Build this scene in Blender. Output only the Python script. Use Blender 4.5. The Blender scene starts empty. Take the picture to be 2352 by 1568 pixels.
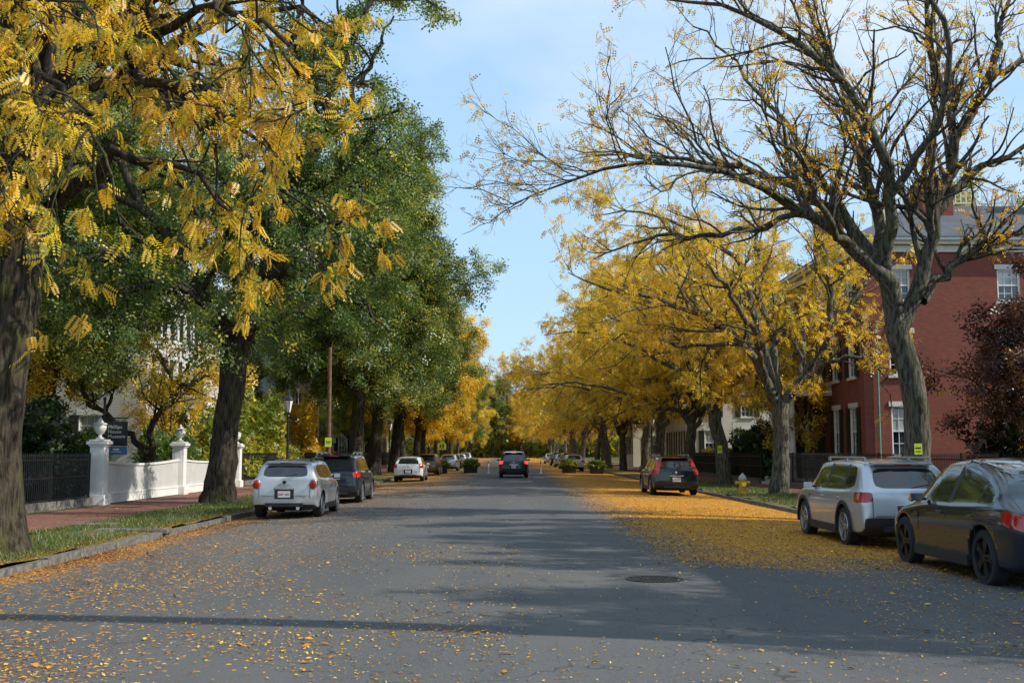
import bpy, math, random, bmesh
import numpy as np
from mathutils import Vector, Matrix
random.seed(7)
SC = bpy.context.scene
COL = SC.collection

# ------------------------------------------------------------------ materials
class NT:
    def __init__(s, name):
        s.m = bpy.data.materials.new(name); s.m.use_nodes = True
        s.t = s.m.node_tree; s.t.nodes.clear()
        s.out = s.t.nodes.new('ShaderNodeOutputMaterial')
    def n(s, typ, **kw):
        nd = s.t.nodes.new(typ)
        for k, v in kw.items(): setattr(nd, k, v)
        return nd
    def l(s, a, b): s.t.links.new(a, b)
    def setin(s, sock, v):
        if isinstance(v, bpy.types.NodeSocket): s.l(v, sock)
        else: sock.default_value = v
    def math(s, op, a, b=0.0, c=0.0, clamp=False):
        nd = s.n('ShaderNodeMath', operation=op); nd.use_clamp = clamp
        s.setin(nd.inputs[0], a); s.setin(nd.inputs[1], b); s.setin(nd.inputs[2], c)
        return nd.outputs[0]
    def smooth(s, v, a, b):
        nd = s.n('ShaderNodeMapRange', interpolation_type='SMOOTHSTEP')
        s.setin(nd.inputs[0], v); nd.inputs[1].default_value = a; nd.inputs[2].default_value = b
        return nd.outputs[0]
    def noise(s, vec, scale, detail=4, rough=.55):
        nd = s.n('ShaderNodeTexNoise'); nd.inputs['Scale'].default_value = scale
        nd.inputs['Detail'].default_value = detail; nd.inputs['Roughness'].default_value = rough
        if vec is not None: s.l(vec, nd.inputs['Vector'])
        return nd.outputs['Fac']
    def ramp(s, fac, stops):
        nd = s.n('ShaderNodeValToRGB'); r = nd.color_ramp
        while len(r.elements) < len(stops): r.elements.new(.5)
        for e, (p, c) in zip(r.elements, stops):
            e.position = p; e.color = (*c, 1)
        s.setin(nd.inputs[0], fac); return nd.outputs[0]
    def mix(s, f, a, b, mode='MIX'):
        nd = s.n('ShaderNodeMix', data_type='RGBA', blend_type=mode)
        s.setin(nd.inputs[0], f)
        for i, v in ((6, a), (7, b)):
            if isinstance(v, tuple): v = (*v, 1) if len(v) == 3 else v
            s.setin(nd.inputs[i], v)
        return nd.outputs[2]
    def pos(s): return s.n('ShaderNodeNewGeometry').outputs['Position']
    def obj(s): return s.n('ShaderNodeTexCoord').outputs['Object']
    def mapping(s, vec, scale=(1, 1, 1), rot=(0, 0, 0)):
        nd = s.n('ShaderNodeMapping'); s.l(vec, nd.inputs[0])
        nd.inputs['Scale'].default_value = scale; nd.inputs['Rotation'].default_value = rot
        return nd.outputs[0]
    def bump(s, h, strength=.5, dist=.02):
        nd = s.n('ShaderNodeBump'); nd.inputs['Strength'].default_value = strength
        nd.inputs['Distance'].default_value = dist; s.l(h, nd.inputs['Height'])
        return nd.outputs[0]
    def pbr(s, col, rough=.7, metal=0., normal=None, coat=0., spec=.5, emis=None, es=0):
        p = s.n('ShaderNodeBsdfPrincipled')
        if isinstance(col, tuple): col = (*col, 1)
        s.setin(p.inputs['Base Color'], col); s.setin(p.inputs['Roughness'], rough)
        p.inputs['Metallic'].default_value = metal
        p.inputs['Coat Weight'].default_value = coat; p.inputs['Coat Roughness'].default_value = .05
        p.inputs['Specular IOR Level'].default_value = spec
        if normal is not None: s.l(normal, p.inputs['Normal'])
        if emis: p.inputs['Emission Color'].default_value = (*emis, 1); p.inputs['Emission Strength'].default_value = es
        s.l(p.outputs[0], s.out.inputs[0]); return s.m

def simple(name, col, rough=.6, metal=0, coat=0, var=.12, scale=6, bump=0, spec=.5, emis=None, es=0):
    t = NT(name); o = t.obj(); f = t.noise(o, scale)
    d = tuple(c*(1-var*2) for c in col); b = tuple(min(1, c*(1+var)) for c in col)
    c = t.ramp(f, [(.3, d), (.7, b)])
    nb = t.bump(t.noise(o, scale*6), bump, .01) if bump else None
    return t.pbr(c, rough, metal, nb, coat, spec, emis, es)

def leafmat(name, stops, trans=.4):
    t = NT(name)
    a = t.n('ShaderNodeAttribute', attribute_name='rnd')
    c = t.ramp(a.outputs['Fac'], stops)
    d = t.n('ShaderNodeBsdfDiffuse'); t.l(c, d.inputs[0])
    tr = t.n('ShaderNodeBsdfTranslucent'); t.l(c, tr.inputs[0])
    g = t.n('ShaderNodeBsdfGlossy'); g.inputs['Roughness'].default_value = .45; g.inputs[0].default_value = (.8, .8, .8, 1)
    m1 = t.n('ShaderNodeMixShader'); m1.inputs[0].default_value = trans
    t.l(d.outputs[0], m1.inputs[1]); t.l(tr.outputs[0], m1.inputs[2])
    m2 = t.n('ShaderNodeMixShader'); m2.inputs[0].default_value = .05
    t.l(m1.outputs[0], m2.inputs[1]); t.l(g.outputs[0], m2.inputs[2])
    t.l(m2.outputs[0], t.out.inputs[0]); return t.m

GREEN = [(0, (.035, .07, .016)), (.35, (.09, .155, .028)), (.7, (.17, .25, .045)), (.9, (.30, .34, .055)), (1, (.60, .47, .05))]
GREENY = [(0, (.08, .13, .02)), (.4, (.22, .28, .03)), (.7, (.50, .44, .04)), (1, (.87, .62, .05))]
YELLOW = [(0, (.50, .27, .015)), (.3, (.80, .46, .02)), (.65, (.94, .61, .025)), (.92, (.96, .72, .06)), (1, (.38, .40, .04))]
GOLDG = [(0, (.12, .14, .018)), (.3, (.44, .35, .03)), (.6, (.84, .54, .028)), (1, (.94, .67, .05))]
ORANGE = [(0, (.45, .19, .015)), (.4, (.80, .38, .02)), (1, (.93, .56, .03))]
RED = [(0, (.03, .011, .008)), (.5, (.09, .028, .016)), (.85, (.17, .06, .025)), (1, (.38, .18, .035))]
M_green = leafmat('leaf_green', GREEN, .45); M_greeny = leafmat('leaf_green_yellow', GREENY, .45)
M_yellow = leafmat('leaf_yellow', YELLOW, .5); M_gold = leafmat('leaf_gold_green', GOLDG, .48)
M_orange = leafmat('leaf_orange', ORANGE); M_red = leafmat('leaf_maroon', RED, .3)
M_dkgreen = leafmat('leaf_dark_green', [(0, (.008, .018, .006)), (.6, (.028, .06, .015)), (1, (.08, .13, .025))], .25)
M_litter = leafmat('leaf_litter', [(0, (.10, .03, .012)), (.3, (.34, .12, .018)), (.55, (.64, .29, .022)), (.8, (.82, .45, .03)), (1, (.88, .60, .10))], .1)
M_blade = leafmat('grass_blade', [(0, (.04, .065, .012)), (.5, (.10, .16, .025)), (1, (.28, .27, .07))], .3)

def barkmat(name, d, b, moss=(.06, .075, .03)):
    t = NT(name); o = t.obj()
    v = t.mapping(o, (9, 9, 1.6)); f = t.noise(v, 1.6, 6, .65); f2 = t.noise(o, .8, 3)
    c = t.ramp(f, [(.38, d), (.62, b)])
    c = t.mix(t.math('MULTIPLY', t.smooth(f2, .5, .68), .8), c, t.mix(t.smooth(f, .4, .6), tuple(x*.4 for x in moss), moss))
    return t.pbr(c, .9, 0, t.bump(f, 1.0, .08), spec=.2)
M_bark = barkmat('bark_brown', (.016, .013, .010), (.10, .08, .058), (.10, .11, .03))
M_barkg = barkmat('bark_grey', (.032, .029, .023), (.20, .18, .14), (.13, .145, .075))

M_white = simple('white_paint', (.74, .74, .72), .5, var=.05, scale=2)
M_black = simple('black_iron', (.012, .012, .013), .45)
M_granite = simple('granite', (.17, .16, .145), .85, var=.35, scale=9, bump=.3)
M_rubber = simple('tyre_rubber', (.018, .018, .019), .85, bump=.2)
M_plastic = simple('black_plastic', (.02, .02, .022), .55)
M_chrome = simple('chrome', (.75, .75, .76), .15, 1, var=.02)
M_alloy = simple('alloy_wheel', (.42, .43, .45), .3, .8, var=.04)
M_dkalloy = simple('dark_wheel', (.03, .03, .032), .35, .5)
M_redl = simple('tail_light_red', (.50, .013, .013), .12, coat=1, var=.25, scale=14)
M_redlit = simple('tail_light_lit', (.8, .02, .02), .2, coat=1, emis=(1, .04, .03), es=2.5)
M_plate = simple('plate_white', (.75, .76, .78), .4, var=.03)
M_ptext = simple('plate_text', (.45, .03, .04), .5)
M_glass = simple('window_glass_dark', (.012, .015, .017), .04, coat=.6, var=.2, scale=1.5, spec=.8)
M_wood = simple('pole_wood', (.16, .085, .045), .85, var=.25, scale=8, bump=.5)
M_lampglass = simple('lamp_glass', (.75, .76, .74), .3, var=.03)

def paint(name, col, metal=.3, rough=.32):
    return simple(name, col, rough, metal, coat=1, var=.04, scale=2)

# ------------------------------------------------------------------ mesh helpers
def empty(name, loc=(0, 0, 0), rz=0, sc=(1, 1, 1)):
    e = bpy.data.objects.new(name, None); e.location = loc; e.rotation_euler = (0, 0, rz); e.scale = sc
    e.empty_display_size = .3; COL.objects.link(e); return e

def np_mesh(name, V, F, mats, attr=None, midx=None, smooth=False, parent=None):
    me = bpy.data.meshes.new(name)
    V = np.ascontiguousarray(V, dtype=np.float32); F = np.ascontiguousarray(F, dtype=np.int32)
    me.vertices.add(len(V)); me.vertices.foreach_set('co', V.ravel())
    k = F.shape[1]
    me.loops.add(F.size); me.loops.foreach_set('vertex_index', F.ravel())
    me.polygons.add(len(F)); me.polygons.foreach_set('loop_start', np.arange(0, F.size, k, dtype=np.int32))
    for m in mats: me.materials.append(m)
    if midx is not None: me.polygons.foreach_set('material_index', np.asarray(midx, dtype=np.int32))
    if smooth: me.polygons.foreach_set('use_smooth', np.ones(len(F), dtype=bool))
    me.update(calc_edges=True)
    if attr is not None:
        a = me.attributes.new('rnd', 'FLOAT', 'FACE'); a.data.foreach_set('value', np.asarray(attr, dtype=np.float32))
    o = bpy.data.objects.new(name, me); COL.objects.link(o)
    if parent: o.parent = parent
    return o

class MB:
    def __init__(s): s.v = []; s.f = []; s.m = []
    def add(s, vs, fs, m=0):
        o = len(s.v); s.v += [tuple(v) for v in vs]
        for f in fs: s.f.append([i+o for i in f]); s.m.append(m)
    def box(s, c, d, m=0, rz=0, taper=1.0, M=None):
        x, y, z = d[0]/2, d[1]/2, d[2]/2
        vs = []
        for zz, k in ((-z, 1), (z, taper)):
            for a, b in ((-x, -y), (x, -y), (x, y), (-x, y)):
                p = Vector((a*k, b*k, zz))
                if M is not None: p = M @ p
                elif rz: p = Matrix.Rotation(rz, 3, 'Z') @ p
                vs.append((p.x+c[0], p.y+c[1], p.z+c[2]))
        s.add(vs, [(3, 2, 1, 0), (4, 5, 6, 7), (0, 1, 5, 4), (1, 2, 6, 5), (2, 3, 7, 6), (3, 0, 4, 7)], m)
    def lathe(s, prof, n, c, axis='z', m=0):
        vs = []; fs = []
        for r, h in prof:
            for i in range(n):
                a = 2*math.pi*i/n
                p = (r*math.cos(a), r*math.sin(a), h)
                if axis == 'x': p = (h, p[0], p[1])
                if axis == 'y': p = (p[0], h, p[1])
                vs.append((p[0]+c[0], p[1]+c[1], p[2]+c[2]))
        for j in range(len(prof)-1):
            for i in range(n):
                k = (i+1) % n
                fs.append((j*n+i, j*n+k, (j+1)*n+k, (j+1)*n+i))
        fs.append(tuple(range(n))[::-1]); fs.append(tuple((len(prof)-1)*n+i for i in range(n)))
        s.add(vs, fs, m)
    def tube(s, p0, p1, r, n=8, m=0, r1=None):
        p0 = Vector(p0); p1 = Vector(p1); d = p1-p0; q = d.to_track_quat('Z', 'Y').to_matrix(); r1 = r if r1 is None else r1
        vs = [p0+q @ Vector((r*math.cos(2*math.pi*i/n), r*math.sin(2*math.pi*i/n), 0)) for i in range(n)]
        vs += [p1+q @ Vector((r1*math.cos(2*math.pi*i/n), r1*math.sin(2*math.pi*i/n), 0)) for i in range(n)]
        s.add(vs, [(i, (i+1) % n, n+(i+1) % n, n+i) for i in range(n)]+[tuple(range(n))[::-1], tuple(range(n, 2*n))], m)
    def build(s, name, mats, parent=None, loc=(0, 0, 0), smooth=False, bevel=0):
        me = bpy.data.meshes.new(name); me.from_pydata(s.v, [], s.f)
        for m in mats: me.materials.append(m)
        me.polygons.foreach_set('material_index', s.m)
        if smooth: me.polygons.foreach_set('use_smooth', [True]*len(s.f))
        me.update()
        o = bpy.data.objects.new(name, me); COL.objects.link(o); o.location = loc
        if parent: o.parent = parent
        if bevel:
            b = o.modifiers.new('b', 'BEVEL'); b.width = bevel; b.segments = 2; b.limit_method = 'ANGLE'
        return o

def text(name, body, loc, size, mat, parent=None, align='CENTER', rot=(math.pi/2, 0, 0), shear=0):
    c = bpy.data.curves.new(name, 'FONT'); c.body = body; c.size = size; c.extrude = .002; c.align_x = align; c.align_y = 'CENTER'
    c.shear = shear; c.materials.append(mat)
    o = bpy.data.objects.new(name, c); COL.objects.link(o); o.location = loc; o.rotation_euler = rot
    if parent: o.parent = parent
    return o

# ------------------------------------------------------------------ vegetation engine
def nrm(a): return a/np.maximum(np.linalg.norm(a, axis=-1, keepdims=True), 1e-6)

def catmull(ctrl, n):
    c = np.array(ctrl, float); c = np.vstack([2*c[0]-c[1], c, 2*c[-1]-c[-2]]); m = len(c)-3
    u = np.linspace(0, m-1e-6, n); i = u.astype(int); t = (u-i)[:, None]
    p0, p1, p2, p3 = c[i], c[i+1], c[i+2], c[i+3]
    r = .5*((2*p1)+(-p0+p2)*t+(2*p0-5*p1+4*p2-p3)*t**2+(-p0+3*p1-3*p2+p3)*t**3)
    r[:, 3] = np.maximum(r[:, 3], .01); return r

def tubes(P, R, k, rough=0, rng=None):
    B, n, _ = P.shape
    T = np.gradient(P, axis=1); T = nrm(T)
    ref = np.zeros((B, 1, 3)); av = np.abs(nrm((P[:, -1]-P[:, 0])))
    ref[np.arange(B), 0, np.argmin(av, axis=1)] = 1
    U = nrm(np.cross(T, ref)); W = np.cross(T, U)
    a = np.arange(k)*2*math.pi/k
    rr = np.repeat(R[:, :, None], k, axis=2)
    if rough: rr = rr*(1+rough*rng.standard_normal((B, 1, k))+rough*.6*rng.standard_normal((B, n, k)))
    V = P[:, :, None, :]+rr[..., None]*(np.cos(a)[None, None, :, None]*U[:, :, None, :]+np.sin(a)[None, None, :, None]*W[:, :, None, :])
    idx = np.arange(B*n*k).reshape(B, n, k)
    q = np.stack([idx[:, :-1, :], np.roll(idx[:, :-1, :], -1, 2), np.roll(idx[:, 1:, :], -1, 2), idx[:, 1:, :]], -1)
    return V.reshape(-1, 3), q.reshape(-1, 4)

def spawn(P, R, L, dens, n, tmin, lf, ang, rf, up, gn, rng, rmin=.006, lmin=.2, lmax=9, trop=0.):
    B, n0, _ = P.shape
    cnt = np.maximum(1, np.round(L*dens*(.7+.6*rng.random(B)))).astype(int)
    idx = np.repeat(np.arange(B), cnt); N = len(idx)
    t = tmin+(1-tmin)*rng.random(N); f = t*(n0-1); i0 = np.minimum(f.astype(int), n0-2); w = (f-i0)[:, None]
    a, b = P[idx, i0], P[idx, i0+1]; pos = a*(1-w)+b*w; T = nrm(b-a)
    r = R[idx, i0]*(1-w[:, 0])+R[idx, i0+1]*w[:, 0]
    q = rng.standard_normal((N, 3)); q = nrm(q-(q*T).sum(1, keepdims=True)*T)
    an = (ang*(.6+.7*rng.random(N)))[:, None]
    D = np.cos(an)*T+np.sin(an)*q; D[:, 2] += up; D = nrm(D)
    Lc = np.clip(L[idx]*lf*(.55+.8*rng.random(N))*(1-.5*t), lmin, lmax)
    r0 = np.maximum(r*rf, rmin); st = (Lc/(n-1))[:, None]
    pts = [pos]; 
    for i in range(1, n):
        D = D+gn*rng.standard_normal((N, 3)); D[:, 2] += trop; D = nrm(D); pts.append(pts[-1]+D*st)
    Pc = np.stack(pts, 1); Rc = r0[:, None]*np.linspace(1, .35, n)[None]
    return Pc, Rc, Lc

def rhomb(x0, y0, dx, dy, w, z=0, fold=0):
    L = math.hypot(dx, dy); ux, uy = dx/L, dy/L
    return [(x0, y0, z), (x0+dx*.5-uy*w, y0+dy*.5+ux*w, z+fold), (x0+dx, y0+dy, z-.0), (x0+dx*.5+uy*w, y0+dy*.5-ux*w, z+fold)]
def tmpl(rs):
    V = np.array([p for r in rs for p in r]); F = np.arange(len(V)).reshape(-1, 4); return V, F
T_CLUST = tmpl([rhomb(0, 0, .8, .1, .26, 0, .1), rhomb(.1, 0, .35, .75, .22, .15, .05), rhomb(.0, 0, .45, -.7, .24, -.12, .08), rhomb(.3, .1, .9, .5, .24, .2, 0), rhomb(-.1, .1, -.5, .35, .22, -.1, .1)])
T_SPRAY = tmpl([rhomb(0, 0, .42, .12, .13, 0, .05), rhomb(.25, .2, .3, .38, .12, .25, .05), rhomb(.1, -.1, .25, -.42, .13, -.2, .04), rhomb(.5, .0, .45, -.1, .13, -.1, 0), rhomb(-.2, .3, -.3, .32, .12, .1, .05), rhomb(-.3, -.25, -.25, -.35, .12, -.3, .05), rhomb(.5, .5, .35, .3, .12, .2, .04)])
def frond(pairs, w, droop):
    rs = []
    for i in range(pairs):
        x = .12+.8*i/pairs; z = -droop*x*x; l = .27*(1-.45*abs(i/pairs-.4))
        rs.append([(p[0], p[1], p[2]) for p in rhomb(x, .01, l*.35, l, w, z)]); rs.append(rhomb(x, -.01, l*.35, -l, w, z))
    rs.append(rhomb(.9, 0, .25, 0, w, -droop)); return tmpl(rs)
T_FROND = frond(7, .058, .35); T_FROND_LO = frond(3, .12, .3)

def leaves_at(name, S, T, size, tm, mat, rng, droop=.4, parent=None, spread=.6, cl=.9):
    N = len(S); tv, tf = tm
    a = T*.5+rng.standard_normal((N, 3))*spread; a[:, 2] -= droop; a = nrm(a)
    q = rng.standard_normal((N, 3))*.7; q[:, 2] += .7; q[:, 0] += .35; q = nrm(q-(q*a).sum(1, keepdims=True)*a); b = np.cross(q, a)
    s = (size*(.65+.7*rng.random(N)))[:, None, None]
    V = S[:, None]+s*(tv[None, :, 0:1]*a[:, None]+tv[None, :, 1:2]*b[:, None]+tv[None, :, 2:3]*q[:, None])
    F = tf[None]+(np.arange(N)*len(tv))[:, None, None]
    ph = rng.random(4)*6
    ns = np.sin(cl*S[:, 0]+.8*S[:, 2]+ph[0])+np.sin(cl*1.1*S[:, 1]-.9*S[:, 2]+ph[1])+np.sin(2.1*S[:, 0]-1.7*S[:, 1]+ph[2])*.6
    r = np.clip(.5+.13*ns+.2*rng.standard_normal(N), 0, 1)
    at = np.clip(np.repeat(r, len(tf))+.07*rng.standard_normal(N*len(tf)), 0, .99)
    return np_mesh(name, V.reshape(-1, 3), F.reshape(-1, 4), [mat], attr=at, parent=parent)

def sites(P, per, rng, jit=.05, tmin=.1):
    B, n, _ = P.shape; idx = np.repeat(np.arange(B), per); N = len(idx)
    f = (tmin+(1-tmin)*rng.random(N))*(n-1); i0 = np.minimum(f.astype(int), n-2); w = (f-i0)[:, None]
    a, b = P[idx, i0], P[idx, i0+1]
    return a*(1-w)+b*w+jit*rng.standard_normal((N, 3)), nrm(b-a)

def tree(name, limbs, loc, seed, leaf, size, tm, per, d=(1.1, 1.8, 3.0), lf=(.42, .5, .5), up=.15, trop=.02, leaf2=None, frac2=0,
         bark=None, droop=.4, limb_skip=1, jit=.06, keep=1.0, lmax=(5, 2.2, 1.0), gn=.16, tmin=.22, zcull=None, ang=.85, rs=1.0):
    rng = np.random.default_rng(seed); bark = bark or M_bark
    e = empty(name, loc)
    n = 16
    LB = np.stack([catmull(c, n) for c in limbs]); P0, R0 = LB[:, :, :3], LB[:, :, 3]*rs
    P0 = P0.copy(); wob = rng.standard_normal(P0.shape)*.07; wob[:, 0] = 0; wob[:limb_skip] *= .3; P0 += wob
    Vs, Fs = [], []; o = 0
    def put(P, R, k, rg=0):
        nonlocal o
        V, F = tubes(P, R, k, rg, rng); Vs.append(V); Fs.append(F+o); o += len(V)
    put(P0[:limb_skip], R0[:limb_skip], 22, .05); put(P0[limb_skip:], R0[limb_skip:], 9, .05)
    Pl, Rl = P0[limb_skip:], R0[limb_skip:]; Ll = np.linalg.norm(np.diff(Pl, axis=1), axis=2).sum(1)
    P1, R1, L1 = spawn(Pl, Rl, Ll, d[0], 8, tmin, lf[0], ang, .5, up, gn, rng, .016, .8, lmax[0], trop)
    P2, R2, L2 = spawn(P1, R1, L1, d[1], 6, .15, lf[1], ang, .55, up*.5, gn, rng, .008, .4, lmax[1], trop)
    P3, R3, L3 = spawn(P2, R2, L2, d[2], 4, .1, lf[2], ang*.95, .6, 0, gn, rng, .0045, .2, lmax[2], trop)
    put(P1, R1, 6); put(P2, R2, 4); put(P3, R3, 3)
    np_mesh('trunk_and_limbs', np.vstack(Vs), np.vstack(Fs), [bark], smooth=True, parent=e)
    PP = P3
    if keep < 1: PP = P3[rng.random(len(P3)) < keep]
    S, T = sites(PP, per, rng, jit)
    if zcull is not None:
        k = S[:, 2] > zcull+.5*rng.standard_normal(len(S))*.5; S, T = S[k], T[k]
    if leaf2 is not None and frac2 > 0:
        k = rng.random(len(S)) < frac2
        leaves_at('foliage_light', S[k], T[k], size, tm, leaf2, rng, droop, e); S, T = S[~k], T[~k]
    leaves_at('foliage', S, T, size, tm, leaf, rng, droop, e)
    return e

def gen_limbs(seed, th, H, R, r0, nl, lean=(0, 0), spread_low=.5, flare=1.6):
    rg = np.random.default_rng(seed); lx, ly = lean
    L = [[(0, 0, -.2, r0*flare), (0, 0, .25, r0*1.2), (lx*.3, ly*.3, th*.45, r0), (lx, ly, th, r0*.9)]]
    for j in range(nl):
        az = 2*math.pi*(j+rg.random()*.6)/nl; c, s = math.cos(az), math.sin(az)
        k = (j % 3)/2.0
        rad = R*(1-.62*k)*(.85+.3*rg.random()); zt = H*(.62+.36*k)*(.93+.12*rg.random())
        if k == 0: zt = H*(.45+.25*rg.random()*1.2)
        tt = th*(.8+.2*rg.random())
        L.append([(lx*tt/th, ly*tt/th, tt-.1, r0*.55), (lx+c*rad*.16, ly+s*rad*.16, tt+(zt-tt)*.3, r0*.4),
                  (lx+c*rad*.42, ly+s*rad*.42, tt+(zt-tt)*.66, r0*.26), (lx+c*rad*.72, ly+s*rad*.72, tt+(zt-tt)*.9, r0*.15),
                  (lx+c*rad, ly+s*rad, zt-(.6 if k == 0 else -.3), r0*.06)])
    return L

def instance(src, name, loc, rz=0, sc=(1, 1, 1)):
    e = empty(name, loc, rz, sc)
    for c in src.children:
        o = bpy.data.objects.new(c.name.split('.')[0], c.data); COL.objects.link(o); o.parent = e
    return e

# ------------------------------------------------------------------ ground, road, verges
def crown(x): return .13*(1-((x-.6)/7.8)**2)
XL, XR = -7.2, 8.4

def sheet(name, xs, ys, zf, mat):
    xs = np.array(xs); ys = np.array(ys); X, Y = np.meshgrid(xs, ys); Z = zf(X, Y)
    V = np.stack([X, Y, Z], -1).reshape(-1, 3); nx = len(xs)
    i = np.arange(len(V)).reshape(len(ys), nx)
    F = np.stack([i[:-1, :-1], i[:-1, 1:], i[1:, 1:], i[1:, :-1]], -1).reshape(-1, 4)
    return np_mesh(name, V, F, [mat], smooth=True)

t = NT('ground_soil_grass'); p = t.pos(); f = t.noise(p, .6, 5); f2 = t.noise(p, 9, 5)
c = t.ramp(f, [(.35, (.05, .065, .02)), (.6, (.085, .075, .04))]); c = t.mix(t.smooth(f2, .55, .62), c, (.35, .2, .03))
sheet('ground', np.linspace(-700, 700, 8), np.linspace(-300, 1300, 8), lambda X, Y: X*0-.06, t.pbr(c, .95))
M_garden = t.m
# asphalt
t = NT('asphalt'); p = t.pos(); sx = t.n('ShaderNodeSeparateXYZ'); t.l(p, sx.inputs[0]); X, Y = sx.outputs[0], sx.outputs[1]
fine = t.noise(p, 90, 3, .75); mid = t.noise(p, 1.3, 5, .6); big = t.noise(t.mapping(p, (.5, .08, 1)), 1, 3)
base = t.ramp(fine, [(.3, (.036, .037, .040)), (.5, (.080, .081, .084)), (.72, (.21, .207, .202))])
base = t.mix(t.smooth(mid, .35, .75), base, t.mix(.5, base, (.115, .113, .107)))
base = t.mix(t.math('MULTIPLY', t.smooth(big, .4, .7), .5), base, (.135, .131, .123))
crk = t.n('ShaderNodeTexVoronoi', feature='DISTANCE_TO_EDGE'); crk.inputs['Scale'].default_value = .35
wv = t.n('ShaderNodeVectorMath', operation='ADD'); t.l(p, wv.inputs[0]); nn_ = t.n('ShaderNodeTexNoise'); nn_.inputs['Scale'].default_value = 1.5; t.l(p, nn_.inputs['Vector']); t.l(nn_.outputs['Color'], wv.inputs[1]); t.l(wv.outputs[0], crk.inputs['Vector'])
base = t.mix(t.math('MULTIPLY', t.math('LESS_THAN', crk.outputs['Distance'], .004), .45), base, (.02, .02, .021))
wob = t.math('MULTIPLY', t.math('SUBTRACT', t.noise(p, .5, 4), .5), 2.6)
Xw = t.math('ADD', X, wob); Yw = t.math('ADD', Y, t.math('MULTIPLY', wob, 2.5))
mr = t.math('MULTIPLY', t.math('MULTIPLY', t.smooth(Xw, 2.1, 4.2), t.smooth(Yw, 14.5, 20)), .98)
ml = t.math('MULTIPLY', t.smooth(t.math('MULTIPLY', Xw, -1), 1.5, 5.5), t.math('ADD', t.math('MULTIPLY', t.smooth(Yw, 35, 75), .7), .1))
ml2 = t.math('MULTIPLY', t.smooth(t.math('MULTIPLY', Xw, -1), 5.8, 7.1), .6)
mfar = t.math('MULTIPLY', t.smooth(Y, 70, 160), .2)
dens = t.math('MAXIMUM', t.math('MAXIMUM', mr, ml), t.math('MAXIMUM', ml2, mfar))
cell = t.n('ShaderNodeTexVoronoi'); cell.inputs['Scale'].default_value = 30; t.l(p, cell.inputs['Vector'])
sep = t.n('ShaderNodeSeparateXYZ'); t.l(cell.outputs['Color'], sep.inputs[0])
patch = t.smooth(t.noise(p, 2.2, 4), .25, .6)
hit = t.math('LESS_THAN', sep.outputs[0], t.math('MULTIPLY', dens, t.math('ADD', t.math('MULTIPLY', patch, .4), .64)))
lc = t.ramp(sep.outputs[1], [(0, (.12, .04, .012)), (.3, (.36, .14, .016)), (.65, (.64, .28, .02)), (1, (.80, .42, .028))])
col = t.mix(hit, base, lc)
h = t.math('ADD', t.math('MULTIPLY', fine, .6), t.math('MULTIPLY', hit, t.math('ADD', sep.outputs[2], .5)))
M_asph = t.pbr(col, .85, 0, t.bump(h, .6, .012), spec=.3)
sheet('road', np.linspace(XL, XR, 33), np.concatenate([np.linspace(-40, 60, 60), np.linspace(65, 700, 40)]), lambda X, Y: crown(X), M_asph)

# grass verge
t = NT('verge_grass'); p = t.pos(); f = t.noise(p, .9, 5, .6); f2 = t.noise(p, 30, 4, .7)
c = t.ramp(f2, [(.3, (.035, .06, .014)), (.7, (.11, .16, .03))]); c = t.mix(t.smooth(f, .48, .62), c, (.10, .07, .04))
cell = t.n('ShaderNodeTexVoronoi'); cell.inputs['Scale'].default_value = 28; t.l(p, cell.inputs['Vector'])
sep = t.n('ShaderNodeSeparateXYZ'); t.l(cell.outputs['Color'], sep.inputs[0])
sx = t.n('ShaderNodeSeparateXYZ'); t.l(p, sx.inputs[0])
edge = t.math('MAXIMUM', t.math('MULTIPLY', t.smooth(sx.outputs[0], -8.1, -7.4), t.math('LESS_THAN', sx.outputs[0], 0)), t.smooth(sx.outputs[1], 60, 90))
edge = t.math('MULTIPLY', edge, .6)
hit = t.math('LESS_THAN', sep.outputs[0], t.math('MAXIMUM', t.smooth(t.noise(p, .5, 3), .38, 1.05), edge))
lc = t.ramp(sep.outputs[1], [(0, (.12, .045, .015)), (.4, (.30, .15, .02)), (1, (.55, .33, .03))])
c = t.mix(hit, c, lc); M_verge = t.pbr(c, .95, 0, t.bump(f2, .8, .03))
ys = np.concatenate([np.linspace(-40, 70, 180), np.linspace(75, 500, 40)])
def vz(X, Y): return .12+.04*np.sin(X*2.1+Y*.7)*np.sin(Y*1.3)+.02*np.sin(Y*3.1)
sheet('grass_verge', np.linspace(-9.7, XL-.16, 12), ys, vz, M_verge)
sheet('grass_verge', np.linspace(XR+.16, 11.3, 12), ys, vz, M_verge)
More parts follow.
